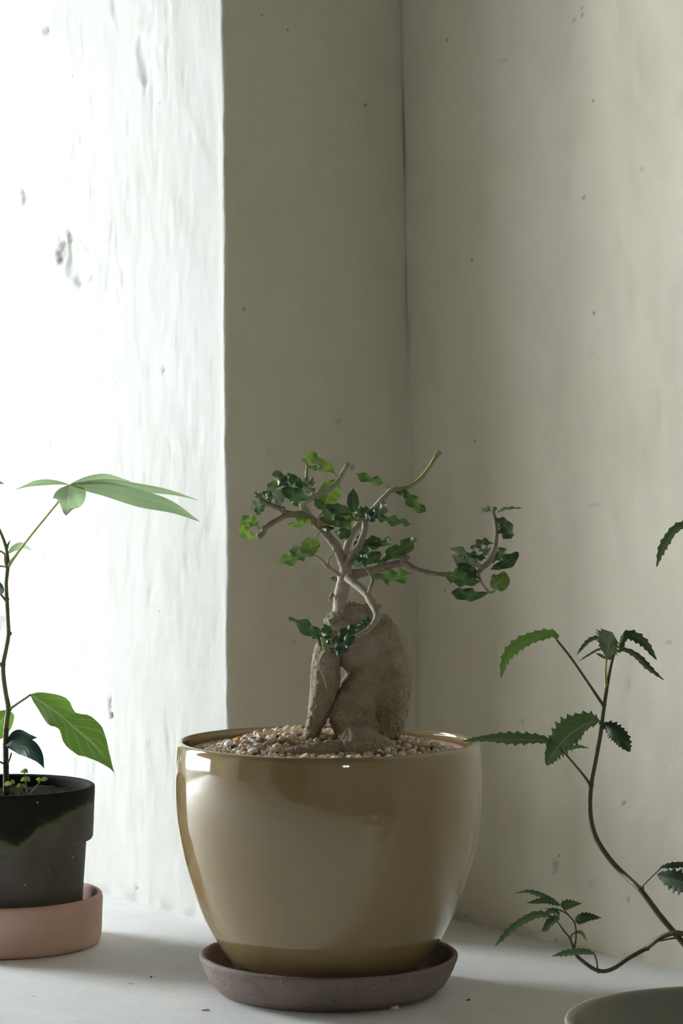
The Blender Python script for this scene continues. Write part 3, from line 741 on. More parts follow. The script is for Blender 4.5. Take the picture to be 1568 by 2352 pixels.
def leaf(parent, pts3, w, roll, mat, prof='obov', fold=12, wave=0.18, nw=2.5, serr=0.0, teeth=9, n=18, m=3, name='leaf', seed=0, twist=0.0, label=None):
    """pts3 = midrib in space, w = seen width in metres, roll tips the blade about its midrib"""
    if serr: n = teeth * 4
    sp = catmull(pts3, n + 1); verts, uv, faces = [], [], []
    r = random.Random(seed); ph = r.uniform(0, 6.28); ph2 = ph + r.uniform(1.5, 4.0)
    pf = PROF[prof]
    c = max(abs(math.cos(math.radians(roll))), 0.35)
    for i in range(n + 1):
        t = i / n
        T = sp[min(i + 1, n)] - sp[max(i - 1, 0)]; T = T / (np.linalg.norm(T) + 1e-12)
        V = sp[i] - np.array([0, 0, ZC]); V = np.array([0.0, 1.0, 0.12])
        S0 = np.cross(T, V); S0 /= np.linalg.norm(S0) + 1e-9
        N0 = np.cross(S0, T)
        a = math.radians(roll + twist * (t - 0.5))
        S = S0 * math.cos(a) + N0 * math.sin(a); N = N0 * math.cos(a) - S0 * math.sin(a)
        hw = w / 2 / c * pf(t)
        for j in range(-m, m + 1):
            u = j / m; au = abs(u); h2 = hw
            if serr and au > 0.9:
                k = (t * teeth) % 1.0
                ta = serr * (0.55 + 0.9 * abs(math.sin(int(t * teeth) * 2.7 + j + seed))); h2 = hw * (1 + ta * (k * k * 1.3 if k < 0.76 else (1 - k) * 3) - serr * 0.3)
            wv = wave * w / 2 / c * math.sin(2 * math.pi * nw * t + (ph if u > 0 else ph2)) * au ** 1.6 * min(1, 4 * t, 5 * (1 - t) + 0.2)
            fo = math.radians(fold)
            verts.append(sp[i] + S * u * h2 * math.cos(fo) + N * (au * hw * math.sin(fo) + wv))
            uv.append((u * 0.5 + 0.5, t))
    K = 2 * m + 1
    for i in range(n):
        for j in range(K - 1):
            faces.append((i * K + j, i * K + j + 1, (i + 1) * K + j + 1, (i + 1) * K + j))
    o = mesh_obj(name, verts, faces, mat, parent, uv)
    if label: o['label'] = label
    return o

# (branch, midrib pixels base to tip, seen width px, roll, colour, shape, depth, depth change to the tip)
TL = [
 ('A3', [(779, 1100), (768, 1088), (740, 1068), (716, 1050), (699, 1038)], 24, 25, 'leaf_bright', 'obov', d - .017, -.006),
 ('E', [(894, 1124), (880, 1106), (850, 1100), (815, 1086)], 15, -50, 'leaf', 'obov', d + .024, -.004),
 ('E', [(906, 1130), (932, 1136), (955, 1158), (978, 1176)], 24, 30, 'leaf', 'obov', d + .022, -.010),
 ('D', [(846, 1190), (878, 1192), (912, 1200), (945, 1204)], 20, -35, 'leaf', 'obov', d - .012, -.008),
 ('D', [(812, 1178), (810, 1150), (809, 1120)], 25, 5, 'leaf_dark', 'lanc', d - .018, -.002),
 ('D', [(842, 1188), (862, 1178), (888, 1155)], 24, 35, 'leaf_pale', 'obov', d - .014, -.010),
 ('D', [(810, 1181), (780, 1172), (744, 1160)], 24, 20, 'leaf_dark', 'lanc', d - .018, -.012),
 ('A4', [(746, 1160), (758, 1130), (776, 1102)], 44, 10, 'leaf_bright', 'oval', d - .010, .012),
 ('A3', [(716, 1146), (690, 1138), (666, 1132), (646, 1122)], 28, -20, 'leaf_dark', 'obov', d - .020, -.010),
 ('A1', [(668, 1128), (652, 1112), (638, 1096), (634, 1080)], 26, 25, 'leaf_dark', 'obov', d - .022, -.006),
 ('T', [(695, 1122), (676, 1106), (659, 1086)], 24, 15, 'leaf_dark', 'lanc', d - .014, -.004),
 ('T', [(722, 1130), (708, 1114), (694, 1103)], 26, 40, 'leaf_pale', 'obov', d - .010, -.006),
 ('T', [(722, 1134), (694, 1120), (668, 1118)], 20, -30, 'leaf_pale', 'obov', d - .012, -.006),
 ('A1', [(620, 1156), (624, 1130), (630, 1102)], 22, -15, 'leaf', 'obov', d - .022, -.002),
 ('A1', [(642, 1164), (638, 1144), (632, 1122)], 26, 20, 'leaf_pale', 'obov', d - .022, -.010),
 ('A1', [(600, 1150), (594, 1140), (582, 1132)], 14, 30, 'leaf', 'obov', d - .021, -.004),
 ('A1', [(622, 1152), (612, 1135), (618, 1118)], 16, 40, 'leaf_dark', 'obov', d - .020, .004),
 ('A1', [(614, 1158), (596, 1160), (574, 1164)], 20, 35, 'leaf_pale', 'obov', d - .021, -.006),
 ('A1', [(610, 1158), (598, 1168), (588, 1182)], 18, 20, 'leaf_dark', 'obov', d - .020, .002),
 ('A2', [(598, 1215), (580, 1200), (566, 1196), (552, 1200)], 26, 20, 'leaf_bright', 'obov', d - .028, -.006),
 ('A2', [(588, 1236), (574, 1232), (560, 1218), (553, 1203)], 22, -25, 'leaf_bright', 'obov', d - .030, -.008),
 ('A', [(718, 1208), (698, 1194), (680, 1204), (660, 1208)], 18, 25, 'leaf_bright', 'obov', d - .016, -.012),
 ('A3', [(700, 1160), (682, 1152), (664, 1144)], 18, -25, 'leaf_bright', 'lanc', d - .012, .006),
 ('A4', [(742, 1172), (732, 1158), (724, 1144)], 20, 20, 'leaf', 'lanc', d - .018, -.006),
 ('A4', [(738, 1164), (756, 1178), (768, 1190)], 26, -20, 'leaf_bright', 'oval', d - .018, -.010),
 ('A4', [(734, 1192), (762, 1192), (786, 1200), (808, 1206)], 26, 10, 'leaf', 'lanc', d - .016, -.004),
 ('A4', [(735, 1193), (746, 1196), (762, 1206)], 17, 0, 'leaf_orange', 'oval', d - .013, .002),
 ('A4', [(737, 1212), (752, 1214), (770, 1212)], 12, 20, 'leaf_dark', 'lanc', d - .014, -.006),
 ('E', [(800, 1236), (790, 1228), (776, 1216)], 28, 15, 'leaf_dark', 'oval', d + .010, -.006),
 ('E', [(800, 1240), (786, 1226), (766, 1220)], 18, -30, 'leaf_pale', 'lanc', d + .012, -.004),
 ('D', [(826, 1196), (800, 1190), (778, 1188)], 20, 20, 'leaf', 'obov', d - .014, -.006),
 ('D', [(828, 1190), (838, 1178), (848, 1168)], 24, -30, 'leaf_dark', 'obov', d - .014, -.010),
 ('D', [(830, 1192), (822, 1182), (818, 1166)], 18, 35, 'leaf', 'obov', d - .012, -.004),
 ('D', [(836, 1186), (848, 1186), (866, 1190)], 22, 15, 'leaf_dark', 'obov', d - .012, -.012),
 ('E', [(812, 1220), (790, 1210), (772, 1206)], 16, 20, 'leaf', 'lanc', d + .016, -.008),
 ('H', [(722, 1276), (700, 1274), (668, 1284), (641, 1288)], 30, 25, 'leaf', 'obov', d - .024, -.010),
 ('H', [(716, 1278), (690, 1264), (664, 1264)], 18, -35, 'leaf_pale', 'obov', d - .022, .006),
 ('H', [(720, 1274), (714, 1256), (711, 1234)], 38, 8, 'leaf_bright', 'oval', d - .024, -.006),
 ('F', [(830, 1290), (830, 1262), (824, 1228)], 28, 20, 'leaf_dark', 'obov', d + .012, .004),
 ('F', [(840, 1248), (856, 1246), (874, 1238)], 30, 10, 'leaf_dark', 'oval', d + .014, .002),
 ('F', [(836, 1250), (870, 1248), (900, 1250)], 10, 40, 'leaf_dark', 'lanc', d + .014, .004),
 ('F', [(872, 1246), (886, 1240), (900, 1231)], 12, 30, 'leaf_pale', 'obov', d + .014, .004),
 ('F', [(864, 1300), (894, 1274), (924, 1258), (958, 1238)], 30, 20, 'leaf', 'obov', d + .004, -.010),
 ('F', [(832, 1304), (846, 1286), (876, 1273)], 26, 10, 'leaf', 'obov', d - .006, -.010),
 ('F', [(840, 1302), (824, 1292), (812, 1280)], 24, -20, 'leaf_dark', 'obov', d - .008, -.006),
 ('G2', [(838, 1304), (826, 1300), (812, 1290)], 16, 30, 'leaf_pale', 'obov', d - .028, -.004),
 ('F', [(846, 1318), (880, 1326), (916, 1328), (947, 1316)], 32, -25, 'leaf', 'obov', d + .008, .006),
 ('trunk', [(778, 1326), (772, 1330), (762, 1332)], 13, 20, 'leaf_dark', 'obov', d + .010, .006),
 ('shoot', [(746, 1492), (728, 1466), (696, 1440), (663, 1417)], 26, 30, 'leaf_dark', 'obov', d - .056, -.006),
 ('shoot', [(748, 1488), (728, 1456), (706, 1442), (686, 1438)], 20, -35, 'leaf_dark', 'obov', d - .054, .002),
 ('shoot', [(752, 1484), (752, 1460), (744, 1432)], 22, 20, 'leaf_dark', 'obov', d - .052, .004),
 ('shoot', [(760, 1478), (790, 1452), (830, 1436)], 18, 35, 'leaf_dark', 'obov', d - .056, -.004),
 ('shoot', [(760, 1490), (784, 1478), (816, 1463)], 24, 30, 'leaf_dark', 'obov', d - .060, -.008),
 ('shoot', [(756, 1490), (776, 1494), (800, 1492)], 20, 20, 'leaf_dark', 'obov', d - .058, -.008),
 ('G', [(824, 1446), (836, 1432), (848, 1416)], 16, 20, 'leaf_dark', 'obov', d - .046, .0),
 ('F2', [(1104, 1336), (1076, 1336), (1048, 1326), (1022, 1318)], 34, 10, 'leaf', 'obov', d - .036, -.006),
 ('F2', [(1103, 1332), (1082, 1316), (1062, 1302), (1046, 1297)], 26, 20, 'leaf_dark', 'obov', d - .034, .000),
 ('F2', [(1122, 1361), (1098, 1366), (1066, 1364), (1035, 1360)], 26, -25, 'leaf_dark', 'obov', d - .037, -.008),
 ('F2', [(1128, 1350), (1142, 1340), (1152, 1330), (1158, 1312)], 38, 15, 'leaf_bright', 'oval', d - .037, -.006),
 ('F', [(1110, 1300), (1086, 1296), (1060, 1290), (1038, 1275)], 24, 20, 'leaf_pale', 'obov', d - .030, -.010),
 ('F', [(1102, 1296), (1070, 1276), (1031, 1259)], 20, 30, 'leaf_pale', 'obov', d - .026, .004),
 ('F', [(1120, 1283), (1094, 1276), (1071, 1268)], 13, -50, 'leaf_dark', 'obov', d - .028, .000),
 ('F', [(1133, 1249), (1112, 1246), (1080, 1260)], 18, 30, 'leaf_dark', 'obov', d - .029, -.004),
 ('F', [(1132, 1280), (1116, 1270), (1100, 1262)], 22, 40, 'leaf_pale', 'obov', d - .026, .006),
 ('F', [(1126, 1308), (1152, 1296), (1174, 1282), (1191, 1268)], 26, 25, 'leaf_dark', 'obov', d - .030, -.006),
 ('F', [(1130, 1294), (1144, 1278), (1164, 1262)], 24, -20, 'leaf_dark', 'obov', d - .026, .006),
 ('F', [(1138, 1190), (1154, 1200), (1164, 1220), (1170, 1238)], 32, 20, 'leaf_dark', 'obov', d - .030, -.006),
 ('F', [(1140, 1178), (1160, 1170), (1199, 1167)], 8, -55, 'leaf', 'lanc', d - .029, .004),
 ('F', [(1131, 1176), (1120, 1170), (1106, 1176)], 12, 30, 'leaf_pale', 'obov', d - .029, -.002),
 ('F', [(1135, 1175), (1137, 1163)], 9, 20, 'leaf', 'obov', d - .029, .000),
 ('T', [(706, 1070), (702, 1060), (691, 1054)], 9, 20, 'leaf_bright', 'obov', d - .004, .000),
 ('T', [(707, 1070), (720, 1074), (742, 1072)], 10, 40, 'leaf', 'obov', d - .002, .006),
]
for i, (br, px, w, roll, mat, pf, dd, dt) in enumerate(TL):
    n = len(px)
    p3 = [P(a, b, dd + dt * k / (n - 1) + 0.002 * math.sin(2.2 * k + i)) for k, (a, b) in enumerate(px)]
    dark = mat in ('leaf_dark', 'leaf', 'leaf_pale')
    leaf(BR[br], p3, 1.16 * w / F * dd, roll, M[mat], pf, 14 if dark else 8, 0.46 if pf == 'obov' else 0.16, 2.2 + (i % 4) * 0.45, seed=i, twist=(i * 37 % 50) - 25)

# ------------------------------------------------------------------ sapling in the mossy grey pot
LD = 2.26; LX = (10 - CX) / F * LD; LY = LD
sap = empty('potted_sapling', (LX, LY, 0.008), 'leafy green sapling with thorny stem in a mossy grey clay pot', 'plant')
k_ = LD / F
ex, ey = [-90, -40, 0, 35, 65, 95, 112, 135, 165, 200, 225], [1880, 1880, 1905, 1925, 1934, 1912, 1890, 1884, 1866, 1848, 1838]
def moss(an, r, z):
    # boundary measured round the pot, given as height against angle
    xpix = 10 + 207 * math.cos(an)
    if math.sin(an) > 0.3: return z - 0.105 + 0.01 * math.sin(3 * an)
    yb = np.interp(xpix, ex, ey); zb = ZC - (yb - HOR) * (LD - 0.05 * abs(math.sin(an))) / F
    return z - zb
rp = [(0.0, 0.008), (0.0640, 0.008), (0.0655, 0.0095), (0.0705, 0.0870), (0.0712, 0.0885), (0.0755, 0.0905), (0.0764, 0.0925), (0.0780, 0.1340), (0.0776, 0.1358), (0.0762, 0.1368), (0.0735, 0.1366), (0.0722, 0.1350), (0.0712, 0.118), (0.0, 0.118)]
lathe('clay_pot', [rp[0]] + dense(rp[1:-1], 0.002) + [rp[-1]], LX, LY, M['mossy_clay'], sap, seg=140, wob=0.0012, seed=2.0, attr_fn=moss, rough=0.00018)
sv, sf = [], []
RN, SN = 26, 72
sv.append((LX, LY, 0.128))
for i in range(1, RN + 1):
    for k in range(SN):
        r = 0.0716 * i / RN; an = 2 * math.pi * k / SN
        x, y = LX + r * math.cos(an), LY + r * math.sin(an)
        sv.append((x, y, 0.1265 + 0.0040 * mnoise.fractal(Vector((x * 130, y * 130, 0)), 0.8, 2.0, 3) + 0.002 * mnoise.noise(Vector((x * 30, y * 30, 4)))))
for k in range(SN): sf.append((0, 1 + k, 1 + (k + 1) % SN))
for i in range(1, RN):
    for k in range(SN):
        k2 = (k + 1) % SN; a = 1 + (i - 1) * SN; b_ = 1 + i * SN
        sf.append((a + k, b_ + k, b_ + k2, a + k2))
mesh_obj('soil', sv, sf, M['soil'], sap)

ds = LD
branch('s0', [(15, 1822, 9, ds), (14, 1790, 7.5, ds), (13, 1740, 7, ds), (13, 1700, 6.5, ds), (14, 1672, 6.5, ds)], M['brown_stem'], sap, 'stem_base', 10)
branch('s1', [(13, 1690, 6.5, ds), (15, 1660, 6, ds), (19, 1628, 6, ds), (13, 1592, 5.5, ds), (8, 1556, 5.5, ds), (7, 1526, 5.5, ds), (13, 1494, 5, ds), (19, 1460, 5, ds), (18, 1425, 4.8, ds), (16, 1385, 4.8, ds), (14, 1345, 4.6, ds), (16, 1318, 4.6, ds), (18, 1295, 4.8, ds), (16, 1270, 4, ds), (13, 1255, 4, ds), (6, 1234, 3.5, ds), (-6, 1205, 3, ds), (-20, 1160, 2.5, ds)],
       M['sap_stem'], sap, 'stem', 10, [(20, 1629, 7, ds), (21, 1456, 6, ds), (6, 1528, 6.5, ds), (15, 1377, 6, ds), (15, 1257, 5, ds)], 0.08)
branch('pt', [(19, 1300, 5, ds), (30, 1284, 3.4, ds - .004), (63, 1240, 2.6, ds - .015), (100, 1194, 2.5, ds - .026), (136, 1150, 2.6, ds - .036), (152, 1128, 2.4, ds - .040), (160, 1114, 2.6, ds - .041)], M['petiole'], sap, 'petiole', 8, (), 0.0)
branch('pq', [(20, 1630, 3.5, ds), (40, 1616, 2.6, ds - .008), (70, 1596, 2.4, ds - .016)], M['sap_stem'], sap, 'petiole', 8, (), 0.0)
branch('p3', [(14, 1380, 3, ds), (2, 1366, 2.4, ds - .004), (-20, 1345, 2.4, ds - .01)], M['sap_stem'], sap, 'petiole', 8)
branch('p4', [(7, 1530, 3, ds), (-4, 1520, 2.4, ds - .004), (-22, 1505, 2.4, ds - .01)], M['sap_stem'], sap, 'petiole', 8)
branch('p5', [(14, 1756, 2.6, ds), (4, 1752, 2.2, ds - .004), (-14, 1744, 2, ds - .01)], M['sap_stem'], sap, 'petiole', 8)
branch('p6', [(15, 1756, 2.6, ds), (22, 1744, 2, ds - .005), (26, 1730, 2, ds - .01)], M['sap_stem'], sap, 'petiole', 8)
branch('th', [(15, 1256, 3, ds), (20, 1248, 2, ds), (23, 1242, .7, ds)], M['sap_stem'], sap, 'thorn', 6)
branch('th', [(20, 1458, 4, ds), (25, 1456, 1.5, ds)], M['sap_stem'], sap, 'thorn', 6)
branch('p7', [(14, 1300, 2.5, ds), (11, 1285, 3, ds - .002), (10, 1272, 2.6, ds - .003), (-8, 1262, 2, ds - .006)], M['petiole'], sap, 'petiole', 8)
dp = ds - .041
SL = [
 ('pt', [(158, 1113), (120, 1109), (80, 1112), (31, 1126)], 15, 55, 'leaf_palm', 'lanc', dp, -.01),
 ('pt', [(160, 1112), (158, 1140), (153, 1184)], 78, 12, 'leaf_palm', 'heart', dp, -.035),
 ('pt', [(160, 1113), (205, 1101), (250, 1095), (302, 1106)], 15, 60, 'leaf_palm', 'lanc', dp, .04),
 ('pt', [(162, 1113), (240, 1119), (320, 1140), (395, 1162), (461, 1199)], 36, 45, 'leaf_palm', 'lanc', dp, -.02),
 ('pt', [(162, 1112), (240, 1106), (320, 1118), (395, 1131), (460, 1150)], 14, 60, 'leaf_palm', 'lanc', dp, .02),
 ('pq', [(69, 1595), (104, 1618), (140, 1644), (176, 1676), (212, 1706), (238, 1736), (256, 1762), (266, 1782)], 92, 12, 'leaf_sapling', 'waist', ds - .016, -.03),
 ('p6', [(26, 1730), (10, 1712), (48, 1714), (84, 1730), (102, 1766)], 40, 25, 'leaf_blue', 'acum', ds - .010, -.03),
 ('s0', [(15, 1706), (40, 1692), (62, 1692), (86, 1694)], 32, 35, 'leaf_blue', 'acum', ds - .004, .01),
 ('s1', [(19, 1632), (8, 1650), (-16, 1680), (-40, 1730)], 66, 15, 'leaf_sapling', 'oval', ds + .004, .02),
 ('s1', [(18, 1272), (34, 1258), (52, 1252), (73, 1264)], 13, 50, 'leaf_palm', 'lanc', ds + .004, .02),
 ('s1', [(16, 1304), (2, 1302), (-18, 1304)], 8, 55, 'leaf_blue', 'lanc', ds, -.01),
 ('p3', [(2, 1366), (0, 1350), (-12, 1330)], 18, 20, 'leaf_blue', 'oval', ds - .006, -.02),
 ('s1', [(-20, 1160), (-14, 1110), (10, 1111)], 14, 40, 'leaf_palm', 'lanc', ds, -.01),
]
for i, (br, px, w, roll, mat, pf, dd, dt) in enumerate(SL):
    n = len(px)
    if br == 'p6': px = [(12, 1713), (40, 1712), (66, 1718), (88, 1738), (102, 1766)]; n = 5
    p3 = [P(a, b, dd + dt * k / (n - 1)) for k, (a, b) in enumerate(px)]
    leaf(BR[br], p3, w / F * dd, roll, M[mat], pf, 18 if w > 30 else 8, 0.22 if w > 60 else 0.08, 1.3, seed=100 + i, n=24, m=4, twist=40 if w == 92 else 10)

# little weeds sprouting on the soil
def sprout(stem, leaves):
    branch('w', stem, M['leaf_weed'], sap, 'weed_stem', 6, (), 0)
    for j, (a, b, tx, ty, w, dd) in enumerate(leaves):
        leaf(BR['w'], [P(a, b, dd), P((a + tx) / 2, (b + ty) / 2 - 2, dd - .002), P(tx, ty, dd - .004)], w / F * dd, 25 - 30 * (j % 2), M['leaf_weed'], 'oval', 5, 0.15, 1.5, seed=200 + j, n=10, m=2, name='weed_leaf')
dw = LD - 0.045
sprout([(63, 1822, 2.4, dw), (60, 1803, 2, dw), (58, 1786, 1.6, dw), (56, 1776, 1.4, dw)], [(57, 1776, 47, 1772, 12, dw), (57, 1775, 64, 1770, 12, dw), (58, 1794, 47, 1792, 14, dw), (58, 1794, 70, 1790, 15, dw - .004), (57, 1774, 58, 1766, 8, dw)])
sprout([(50, 1822, 1.4, dw), (36, 1810, 1.2, dw), (26, 1802, 1.1, dw)], [(27, 1802, 8, 1802, 13, dw), (27, 1800, 34, 1795, 12, dw - .004)])
sprout([(70, 1822, 1.4, dw), (84, 1806, 1.2, dw), (94, 1794, 1.1, dw)], [(94, 1794, 82, 1789, 10, dw), (94, 1793, 110, 1789, 11, dw), (92, 1796, 88, 1797, 7, dw)])
sprout([(55, 1824, 1.4, dw - .004), (50, 1814, 1.2, dw - .004), (47, 1808, 1.1, dw - .004)], [(48, 1808, 36, 1806, 13, dw - .004), (46, 1808, 58, 1806, 12, dw - .006)])

ts = [(0.0, 0.0), (0.078, 0.0), (0.0815, 0.0012), (0.0832, 0.0048), (0.0838, 0.0100), (0.0848, 0.0385), (0.0842, 0.0420), (0.0826, 0.0434), (0.0806, 0.0432), (0.0796, 0.0415), (0.0786, 0.012), (0.075, 0.008), (0.0, 0.008)]
tag(lathe('terracotta_saucer', [ts[0]] + dense(ts[1:-1], 0.003) + [ts[-1]], LX, LY, M['terracotta'], seg=120, wob=0.001, seed=0.8, rough=0.00012),
    'deep pale terracotta saucer under the mossy grey pot', 'saucer')

# ------------------------------------------------------------------ toothed-leaf plant in the pale bowl
BD = 1.62; BX = (1695 - CX) / F * BD
shrub = empty('toothed_shrub', (BX, BD, 0.0), 'lanky plant with toothed dark leaves on thin stems in grey glazed bowl', 'plant')
bp = [(0.0, 0.0), (0.060, 0.0), (0.066, 0.002), (0.085, 0.018), (0.0985, 0.042), (0.1055, 0.0620), (0.1075, 0.0690), (0.1068, 0.0706), (0.1050, 0.0710), (0.1030, 0.0704), (0.1018, 0.0685), (0.0985, 0.058), (0.086, 0.032), (0.062, 0.012), (0.0, 0.010)]
lathe('glazed_bowl', [bp[0]] + dense(bp[1:-1], 0.003) + [bp[-1]], BX, BD, M['bowl'], shrub, seg=140, wob=0.0015, seed=0.4)
sv, sf = [(BX, BD, 0.024)], []
for i in range(1, 15):
    for k in range(60):
        r = 0.0780 * i / 14; an = 2 * math.pi * k / 60
        x, y = BX + r * math.cos(an), BD + r * math.sin(an)
        sv.append((x, y, 0.0235 + 0.002 * mnoise.fractal(Vector((x * 120, y * 120, 7)), 0.8, 2.0, 3)))
for k in range(60): sf.append((0, 1 + k, 1 + (k + 1) % 60))
for i in range(1, 14):
    for k in range(60):
        k2 = (k + 1) % 60; a = 1 + (i - 1) * 60; b_ = 1 + i * 60
        sf.append((a + k, b_ + k, b_ + k2, a + k2))
mesh_obj('soil', sv, sf, M['soil'], shrub)

e = 1.74
branch('r1', [(1735, 2540, 8, 1.63), (1715, 2452, 8, 1.64), (1680, 2330, 7.5, 1.655), (1620, 2234, 7.5, 1.68), (1568, 2166, 7, 1.70), (1518, 2107, 7, 1.71), (1470, 2044, 6.5, 1.72), (1428, 2004, 6.5, e), (1398, 1971, 6.2, e), (1370, 1928, 6, e), (1357, 1885, 6, e), (1354, 1845, 6, e), (1357, 1800, 6, e), (1370, 1730, 5.6, e), (1378, 1685, 6, e), (1384, 1640, 5.2, e), (1391, 1590, 5, e), (1400, 1540, 4, e), (1409, 1503, 3.4, e), (1414, 1490, 3, e)],
       M['dark_stem'], shrub, 'stem', 9, [(1356, 1803, 7, e), (1380, 1660, 7, e), (1386, 1620, 6, e), (1471, 2042, 7.5, 1.72)], 0.06)
branch('r2', [(1392, 1580, 4, e), (1390, 1545, 3, e - .003), (1392, 1514, 2.8, e - .006)], M['petiole'], shrub, 'petiole', 8, (), 0)
branch('r3', [(1385, 1620, 4, e), (1350, 1568, 3, e - .012), (1310, 1510, 2.8, e - .022), (1279, 1471, 2.6, e - .03)], M['dark_stem'], shrub, 'petiole', 8, (), 0)
branch('r4', [(1356, 1803, 4.2, e), (1336, 1776, 2.8, e - .008), (1300, 1734, 2.4, e - .02), (1276, 1710, 2.2, e - .026)], M['dark_stem'], shrub, 'petiole', 8, (), 0)
branch('r5', [(1471, 2042, 3, 1.72), (1480, 2030, 1.9, 1.716), (1500, 2010, 1.7, 1.71), (1518, 1993, 1.7, 1.705)], M['dark_stem'], shrub, 'petiole', 7, (), 0)
g = 1.72
branch('r6', [(1748, 2530, 7, 1.645), (1735, 2452, 7, 1.655), (1700, 2300, 6.5, 1.67), (1640, 2180, 6, 1.69), (1568, 2145, 6, 1.70), (1535, 2146, 6, 1.705), (1508, 2159, 6, 1.71), (1485, 2177, 5.5, g), (1443, 2201, 5.2, g), (1413, 2222, 5, g), (1388, 2231, 5, g), (1366, 2227, 4.8, g), (1343, 2212, 4.6, g), (1325, 2196, 4.4, g), (1315, 2178, 4, g)],
       M['dark_stem'], shrub, 'stem', 9, [(1486, 2177, 6.5, g), (1374, 2230, 5.5, g)], 0.06)
branch('r7', [(1316, 2182, 3.5, g), (1309, 2157, 2.8, g), (1296, 2140, 2.2, g), (1283, 2122, 1.8, g), (1276, 2112, 1.6, g)], M['dark_stem'], shrub, 'twig', 7, (), 0)
branch('r8', [(1318, 2180, 3, g), (1322, 2150, 2.4, g), (1319, 2120, 2.2, g), (1303, 2100, 2, g), (1288, 2080, 1.7, g)], M['dark_stem'], shrub, 'twig', 7, (), 0)
branch('r9', [(1309, 2162, 2, g), (1312, 2148, 2, g), (1321, 2141, 1.8, g)], M['dark_stem'], shrub, 'twig', 7, (), 0)
branch('r10', [(1372, 2228, 2.4, g), (1370, 2208, 2, g - .006), (1365, 2193, 1.9, g - .01)], M['dark_stem'], shrub, 'petiole', 7, (), 0)
branch('r11', [(1568, 2158, 3, 1.70), (1548, 2155, 2.4, 1.704), (1515, 2161, 2, 1.71)], M['dark_stem'], shrub, 'twig', 7, (), 0)
branch('r12', [(1420, 1496, 2.2, e), (1424, 1488, 1.8, e), (1428, 1478, 1.6, e)], M['petiole'], shrub, 'petiole', 7, (), 0)
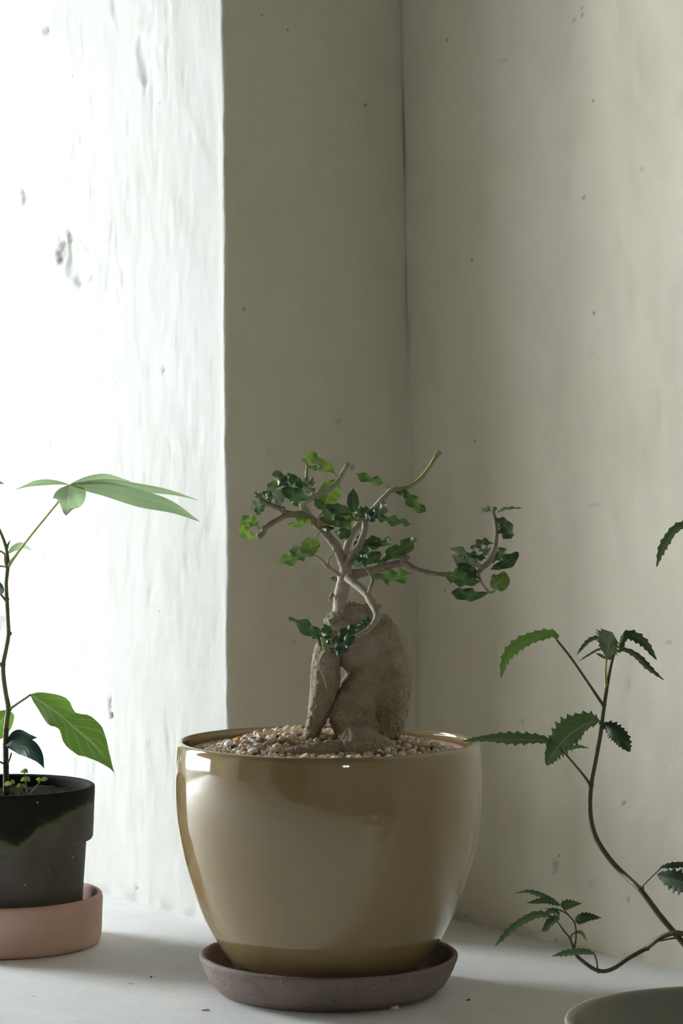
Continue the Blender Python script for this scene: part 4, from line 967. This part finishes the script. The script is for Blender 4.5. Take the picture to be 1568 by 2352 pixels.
# second stem just beyond the picture's edge carries the upper leaf
branch('r13', [(1732, 2530, 6, 1.65), (1725, 2452, 6, 1.66), (1690, 2200, 5.5, 1.67), (1670, 1900, 5, 1.68), (1655, 1600, 4, 1.69), (1630, 1300, 3, 1.70), (1600, 1196, 2.4, 1.70)], M['dark_stem'], shrub, 'stem', 8, (), 0.05)
RL = [
 ('r3', [(1279, 1471), (1270, 1458), (1232, 1464), (1192, 1482), (1163, 1512), (1150, 1557)], 33, 20, 'leaf_serr_green', 'oval', e - .03, -.03, 11),
 ('r2', [(1406, 1452), (1400, 1472), (1396, 1492), (1392, 1516)], 64, 10, 'leaf_serrated', 'heart', e - .004, -.03, 9),
 ('r1', [(1420, 1492), (1440, 1458), (1478, 1474), (1508, 1516)], 22, 25, 'leaf_serrated', 'oval', e, -.01, 9),
 ('r1', [(1413, 1500), (1434, 1494), (1462, 1508), (1490, 1535), (1525, 1563)], 17, -25, 'leaf_serrated', 'lanc', e, -.02, 9),
 ('r2', [(1392, 1462), (1365, 1468), (1346, 1480), (1323, 1506)], 15, 40, 'leaf_serrated', 'lanc', e, .02, 7),
 ('r2', [(1392, 1512), (1380, 1492), (1352, 1505), (1326, 1521)], 7, 40, 'leaf_serrated', 'lanc', e, .02, 7),
 ('r2', [(1392, 1513), (1380, 1506), (1367, 1500)], 8, 10, 'leaf_serr_green', 'lanc', e - .006, 0, 4),
 ('r2', [(1392, 1513), (1402, 1508), (1412, 1494)], 12, 30, 'leaf_serrated', 'lanc', e - .006, -.006, 4),
 ('r12', [(1420, 1496), (1430, 1484), (1434, 1474)], 8, 20, 'leaf_serr_green', 'lanc', e, 0, 4),
 ('r1', [(1377, 1656), (1344, 1664), (1306, 1690), (1276, 1722), (1254, 1757)], 74, 20, 'leaf_serrated', 'oval', e - .003, -.035, 12),
 ('r1', [(1382, 1663), (1404, 1674), (1428, 1696), (1446, 1727)], 40, 15, 'leaf_serrated', 'oval', e, -.02, 10),
 ('r4', [(1276, 1710), (1240, 1700), (1180, 1699), (1115, 1698), (1062, 1702)], 32, 30, 'leaf_serrated', 'lanc', e - .026, -.01, 11),
 ('r4', [(1300, 1722), (1326, 1714), (1353, 1718)], 8, 40, 'leaf_serrated', 'lanc', e - .01, .02, 5),
 ('r5', [(1514, 1992), (1550, 1986), (1610, 1984)], 12, 40, 'leaf_serrated', 'lanc', 1.705, -.01, 8),
 ('r5', [(1508, 2008), (1540, 2018), (1580, 2030), (1620, 2036)], 46, 25, 'leaf_serrated', 'oval', 1.71, -.03, 9),
 ('r10', [(1366, 2192), (1340, 2188), (1300, 2191), (1266, 2197)], 22, 35, 'leaf_serrated', 'oval', g - .01, -.01, 9),
 ('r7', [(1277, 2113), (1252, 2103), (1222, 2106), (1178, 2132), (1136, 2174)], 22, 20, 'leaf_serrated', 'oval', g, -.02, 10),
 ('r7', [(1286, 2110), (1268, 2120), (1243, 2139)], 32, 20, 'leaf_serrated', 'oval', g, -.02, 7),
 ('r8', [(1288, 2080), (1250, 2060), (1212, 2049), (1179, 2053)], 14, 30, 'leaf_serrated', 'lanc', g + .004, .004, 9),
 ('r8', [(1287, 2080), (1255, 2068), (1209, 2074)], 14, -25, 'leaf_serrated', 'lanc', g, -.006, 8),
 ('r8', [(1290, 2084), (1306, 2076), (1337, 2075)], 20, 30, 'leaf_serrated', 'heart', g, .006, 7),
 ('r8', [(1320, 2116), (1346, 2106), (1381, 2108)], 22, 30, 'leaf_serrated', 'heart', g, -.006, 8),
 ('r8', [(1306, 2103), (1282, 2090), (1246, 2086)], 5, 30, 'leaf_serrated', 'lanc', g, .006, 5),
 ('r8', [(1284, 2104), (1274, 2094), (1251, 2095)], 16, 15, 'leaf_serrated', 'oval', g, .006, 5),
 ('r9', [(1320, 2141), (1336, 2142), (1347, 2161)], 8, 40, 'leaf_serr_green', 'lanc', g, 0, 5),
 ('r13', [(1600, 1196), (1556, 1214), (1534, 1240), (1520, 1266), (1507, 1303)], 26, 30, 'leaf_serrated', 'oval', 1.70, -.02, 9),
]
for i, (br, px, w, roll, mat, pf, dd, dt, th) in enumerate(RL):
    n = len(px)
    p3 = [P(a, b, dd + dt * k / (n - 1)) for k, (a, b) in enumerate(px)]
    leaf(BR[br], p3, w / F * dd, roll, M[mat], pf, 16, 0.06, 2.0, serr=0.42, teeth=th, seed=300 + i, m=3, twist=12)

# ------------------------------------------------------------------ crumbs lying on the ledge
def crumb(px, py, lx, ly, lz, rz, mat, label):
    dd = ZC * F / (py - HOR)
    bm = bmesh.new(); bmesh.ops.create_icosphere(bm, subdivisions=2, radius=1.0)
    for v in bm.verts:
        q = 1 + 0.3 * mnoise.noise(v.co * 1.3 + Vector((px, py, 0)))
        v.co = Vector((v.co.x * lx * q, v.co.y * ly * q, max(v.co.z * q, -0.5) * lz))
    zmin = min(v.co.z for v in bm.verts)
    for v in bm.verts: v.co.z -= zmin
    me = bpy.data.meshes.new('crumb'); bm.to_mesh(me); bm.free(); me.materials.append(mat)
    o = bpy.data.objects.new('crumb', me); COL.objects.link(o)
    p = P(px, py, dd); o.location = (p[0], p[1], -0.0001); o.rotation_euler = (0, 0, rz)
    tag(o, label, 'crumb')
crumb(906, 2317, 0.0034, 0.0016, 0.0022, 0.5, PEB[1], 'white stone chip at the foot of the brown saucer')
crumb(472, 2321, 0.0034, 0.0009, 0.0010, 0.1, PEB[0], 'thin pale flake on the ledge beside the brown saucer')
crumb(1076, 2298, 0.0014, 0.0011, 0.0010, 0.1, PEB[4], 'tiny dark crumb on the shaded ledge beside saucer')
crumb(347, 2245, 0.0011, 0.0009, 0.0008, 0.6, PEB[4], 'tiny dark crumb on the ledge between the two saucers')
crumb(300, 2260, 0.0030, 0.0005, 0.0006, -0.6, PEB[2], 'thin brown fibre on the bright ledge between saucers')
